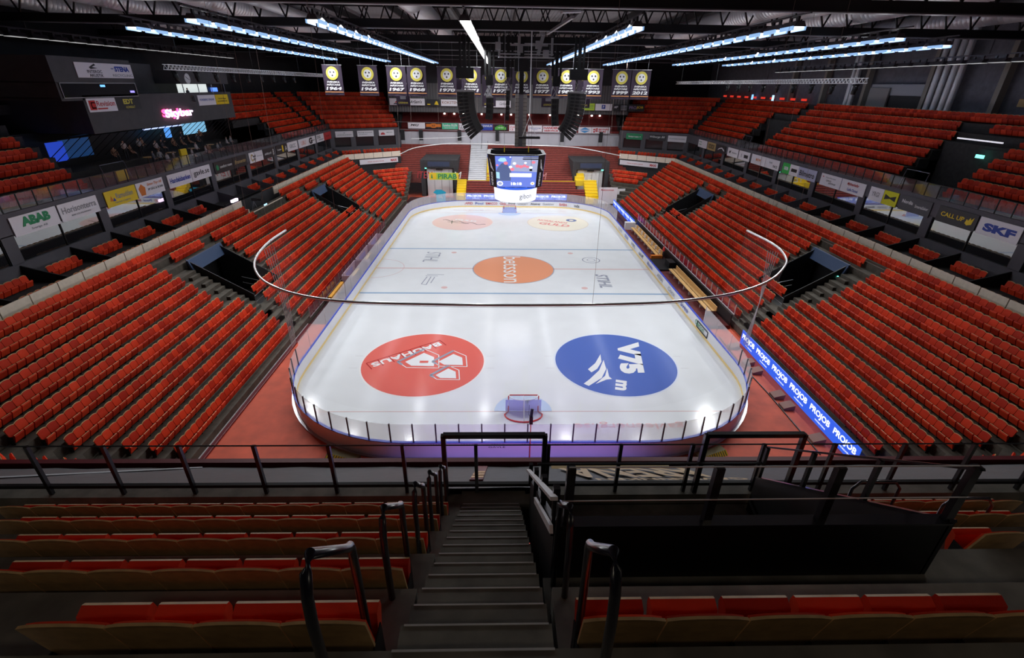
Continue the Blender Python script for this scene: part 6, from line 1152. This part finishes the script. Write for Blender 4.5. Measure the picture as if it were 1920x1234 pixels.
tag(b.build('bar_glazing_bars', M_black), 'slanted black glazing bars in front of the bar', 'glazing')
b = MB(); b.box(-32.9, -32.7, 0.2, 1.2, 10.56, 12.0); obj1('yellow_banner_stand', b, M_yel, 'yellow stand-up display behind the balustrade in front of the bar', 'display'); b = MB(); b.box(-32.6, -32.5, -9.2, -8.0, 10.6, 11.4); obj1('yellow_notice', b, M_yel, 'yellow notice behind the balustrade at the near end of the bar', 'notice')
rp = random.Random(5); shirts = [mat('shirt_%s' % n_, c) for n_, c in (('grey', (0.25, 0.24, 0.25)), ('pale', (0.45, 0.38, 0.38)), ('dark', (0.06, 0.06, 0.08)), ('brown', (0.25, 0.13, 0.08)))]; sn = ['grey', 'pale', 'dark', 'brown']
for row, (x0_, y0_, n_, z_, st_) in enumerate((( -33.5, -3.2, 13, 10.56, 1.25), (-35.9, -4.0, 14, 11.4, 1.05))):
    for k in range(n_):
        c = rp.randrange(4); sit = rp.random() < 0.45
        person(x0_+rp.uniform(-0.3, 0.3), y0_+k*st_+rp.uniform(-0.2, 0.2), z_, -1.57+rp.uniform(-0.5, 0.5), sit, shirts[c], '%s person in %s clothes in the bar, %s along the %s row' % ('seated' if sit else 'standing', sn[c], ordw(k+1), ('front', 'back')[row]))
for k in range(4): b = MB(); y = -2.2+k*3.6; b.tube([(-34.4, y, 10.56), (-34.4, y, 11.55)], 0.03, 6); b.tube([(-34.4, y, 11.55), (-34.4, y, 11.6)], 0.4, 14); obj1('bar_table', b, M_wood, 'tall round table in the bar, %s from the near end' % ordw(k+1), 'table', 'bar tables')
l = bpy.data.lights.new('bar_ceiling_light', 'AREA'); l.shape = 'RECTANGLE'; l.size = 1.5; l.size_y = 20; l.energy = 60; l.color = (0.9, 0.75, 0.7); o = bpy.data.objects.new('bar_ceiling_light', l); o.location = (-35.2, 3, 14.0); COL.objects.link(o)
# ------------------------------------------------------------------ benches side hall wall fittings
for k, y in enumerate((-12.8, -4.9, 3.0, 10.9+1.4, 20.5, 28.4)): b = MB(); b.box(41.3, 41.9, y-0.25, y+0.25, 15.6, 25); tag(b.build('wall_column', mat('column_beige', (0.30, 0.27, 0.23), 0.8)), kind='structure')
wd_ = mat('hall_white', (0.42, 0.42, 0.45), 0.8)
b = MB(); b.box(41.75, 41.9, 3.3, 11.6, 17.6, 18.7); tag(b.build('wall_panel_band', wd_), kind='structure')
b = MB(); b.box(41.5, 41.7, 8.3, 11.4, 16.4, 18.35); obj1('roller_shutter', b, mat('shutter_grey', (0.30, 0.28, 0.27), 0.6), 'grey roller shutter beside the hall wall clock', 'shutter')
b = MB(); b.box(41.7, 41.8, 3.4, 8.1, 16.2, 17.6); obj1('dark_doors', b, M_black, 'dark double doors below the hall wall clock', 'door')
for k, y in enumerate((2.25, 1.35, 0.45, -0.35)): b = MB(); n_ = 30; b.tube([(41.4, y, 16.2+8.5*q/n_) for q in range(n_+1)], [0.27+0.012*(q % 2) for q in range(n_+1)], 12); obj1('vertical_duct', b, M_duct, 'vertical silver spiral duct on the hall wall, %s from the doors' % ordw(k+1), 'duct', 'vertical ducts')
for k, y in enumerate((15.0, 14.2)): b = MB(); b.tube([(41.4, y, 16.2), (41.4, y, 24)], 0.28, 12); obj1('vertical_duct', b, M_duct, 'vertical silver duct beyond the roller shutter, %s' % ('nearer', 'farther')[k], 'duct', 'vertical ducts')
for k, y in enumerate((-7.2, -9.0)): b = MB(); b.box(41.8, 41.85, y-0.5, y+0.5, 17.0, 17.6); obj1('wall_banner', b, M_gold, 'small golden lettered patch on the hall wall, %s' % ('farther', 'nearer')[k], 'banner')
for k in range(10): b = MB(); y = 24+k*3.0; b.box(41.6, 41.7, y, y+1.3, 16.6, 16.9); obj1('red_lamp', b, mat('red_glow', (0.3, 0, 0), 0.5, emit=(0.9, 0.05, 0.03), es=0.7), 'dim red lamp low on the hall wall, %s from the columns' % ordw(k+1), 'lamp', 'red wall lamps')
for y, c, lab in ((40, (0.2, 0.5, 1), 'small blue-white upright lamp on the hall wall, farther'), (33, (0.45, 0.7, 1), 'small blue-white upright lamp on the hall wall, nearer')): b = MB(); b.box(41.5, 41.6, y, y+0.5, 15.6, 17.2); obj1('upright_lamp', b, mat(lab[-8:], (0, 0, 0), 0.5, emit=c, es=1.6), lab, 'lamp')
b = MB(); b.box(37.0, 37.1, -11.7, -7.6, 14.55, 14.65); obj1('light_bar', b, mat('bar_glow', (1, 1, 1), 0.5, emit=(0.9, 0.9, 1), es=0.7), 'thin white light bar over the near upper tunnel, benches side', 'light')
b = MB(); b.box(36.75, 36.85, -10.9, -10.2, 13.35, 13.6); obj1('exit_sign', b, mat('exit_green', ()), 'green exit sign in the near upper tunnel, benches side', 'exit sign')
for ya, lab in ((-11.0, 'near'), (19.6, 'far')):
    b = MB(); b.tube([(32.6, ya, 10.6), (32.9, ya, 12.2), (32.9, ya+2.4, 12.2), (32.6, ya+2.4, 10.6)], 0.035, 6); obj1('tunnel_gate_frame', b, mat('frame_grey', (0.16, 0.16, 0.2), 0.5), 'thin grey gate frame at the %s upper tunnel, benches side' % lab, 'gate frame')
b = MB(); b.tube([(-32.5, -10.3, 10.6), (-32.8, -10.3, 12.0), (-32.8, -7.6, 12.0), (-32.5, -7.6, 10.6)], 0.035, 6); obj1('tunnel_gate_frame', b, mat('frame_grey', ()), 'thin grey gate frame at the near end of the bar', 'gate frame')
# lighting trusses with moving heads
for s, x, y0, y1, z, nm in ((1, 27.5, -7.9, 38, 18.75, 'benches side'), (-1, -27.6, -7.0, 36, 18.95, 'bar side')):
    t = empty('lighting_truss', (x, 0, z)); tag(t, 'long silver lattice lighting truss, %s' % nm, 'truss')
    for dx, dz in ((-0.18, -0.18), (0.18, -0.18), (-0.18, 0.18), (0.18, 0.18)): b = MB(); b.tube([(dx, y0, dz), (dx, y1, dz)], 0.028, 6); b.build('chord', M_white, t)
    b = MB(); n_ = int((y1-y0)/0.5)
    for k in range(n_):
        y = y0+k*0.5
        for dx in (-0.18, 0.18): b.bar((dx, y, -0.18), (dx, y+0.25, 0.18), 0.025); b.bar((dx, y+0.25, 0.18), (dx, y+0.5, -0.18), 0.025)
    b.build('lacing', M_white, t)
    for k in range(4): b = MB(); y = y0+2+k*(y1-y0-4)/3; b.tube([(0, y, 0.2), (0, y, 3.2)], 0.02, 5); b.build('hoist_chain', M_black, t)
    for k in range(9):
        y = y0+1.0+k*3.1; h = empty('moving_head_light', (x, y, z-0.25)); tag(h, 'black moving head light under the %s truss, %s from its near end' % (nm, ordw(k+1)), 'stage light', 'moving heads, '+nm)
        b = MB(); b.box(-0.2, 0.2, -0.15, 0.15, -0.12, 0.0); b.build('base', M_black, h); b = MB(); b.tube([(0, 0, -0.2), (s*-0.08, 0, -0.75)], [0.2, 0.17], 10); b.build('head', M_black, h, True); b = MB(); b.box(-0.05, 0.05, -0.26, -0.2, -0.5, -0.1); b.box(-0.05, 0.05, 0.2, 0.26, -0.5, -0.1); b.build('yoke', M_black, h)
        b = MB(); b.tube([(s*-0.08, 0, -0.75), (s*-0.082, 0, -0.77)], 0.13, 10); b.build('lens', mat('dark_pane', ()), h)
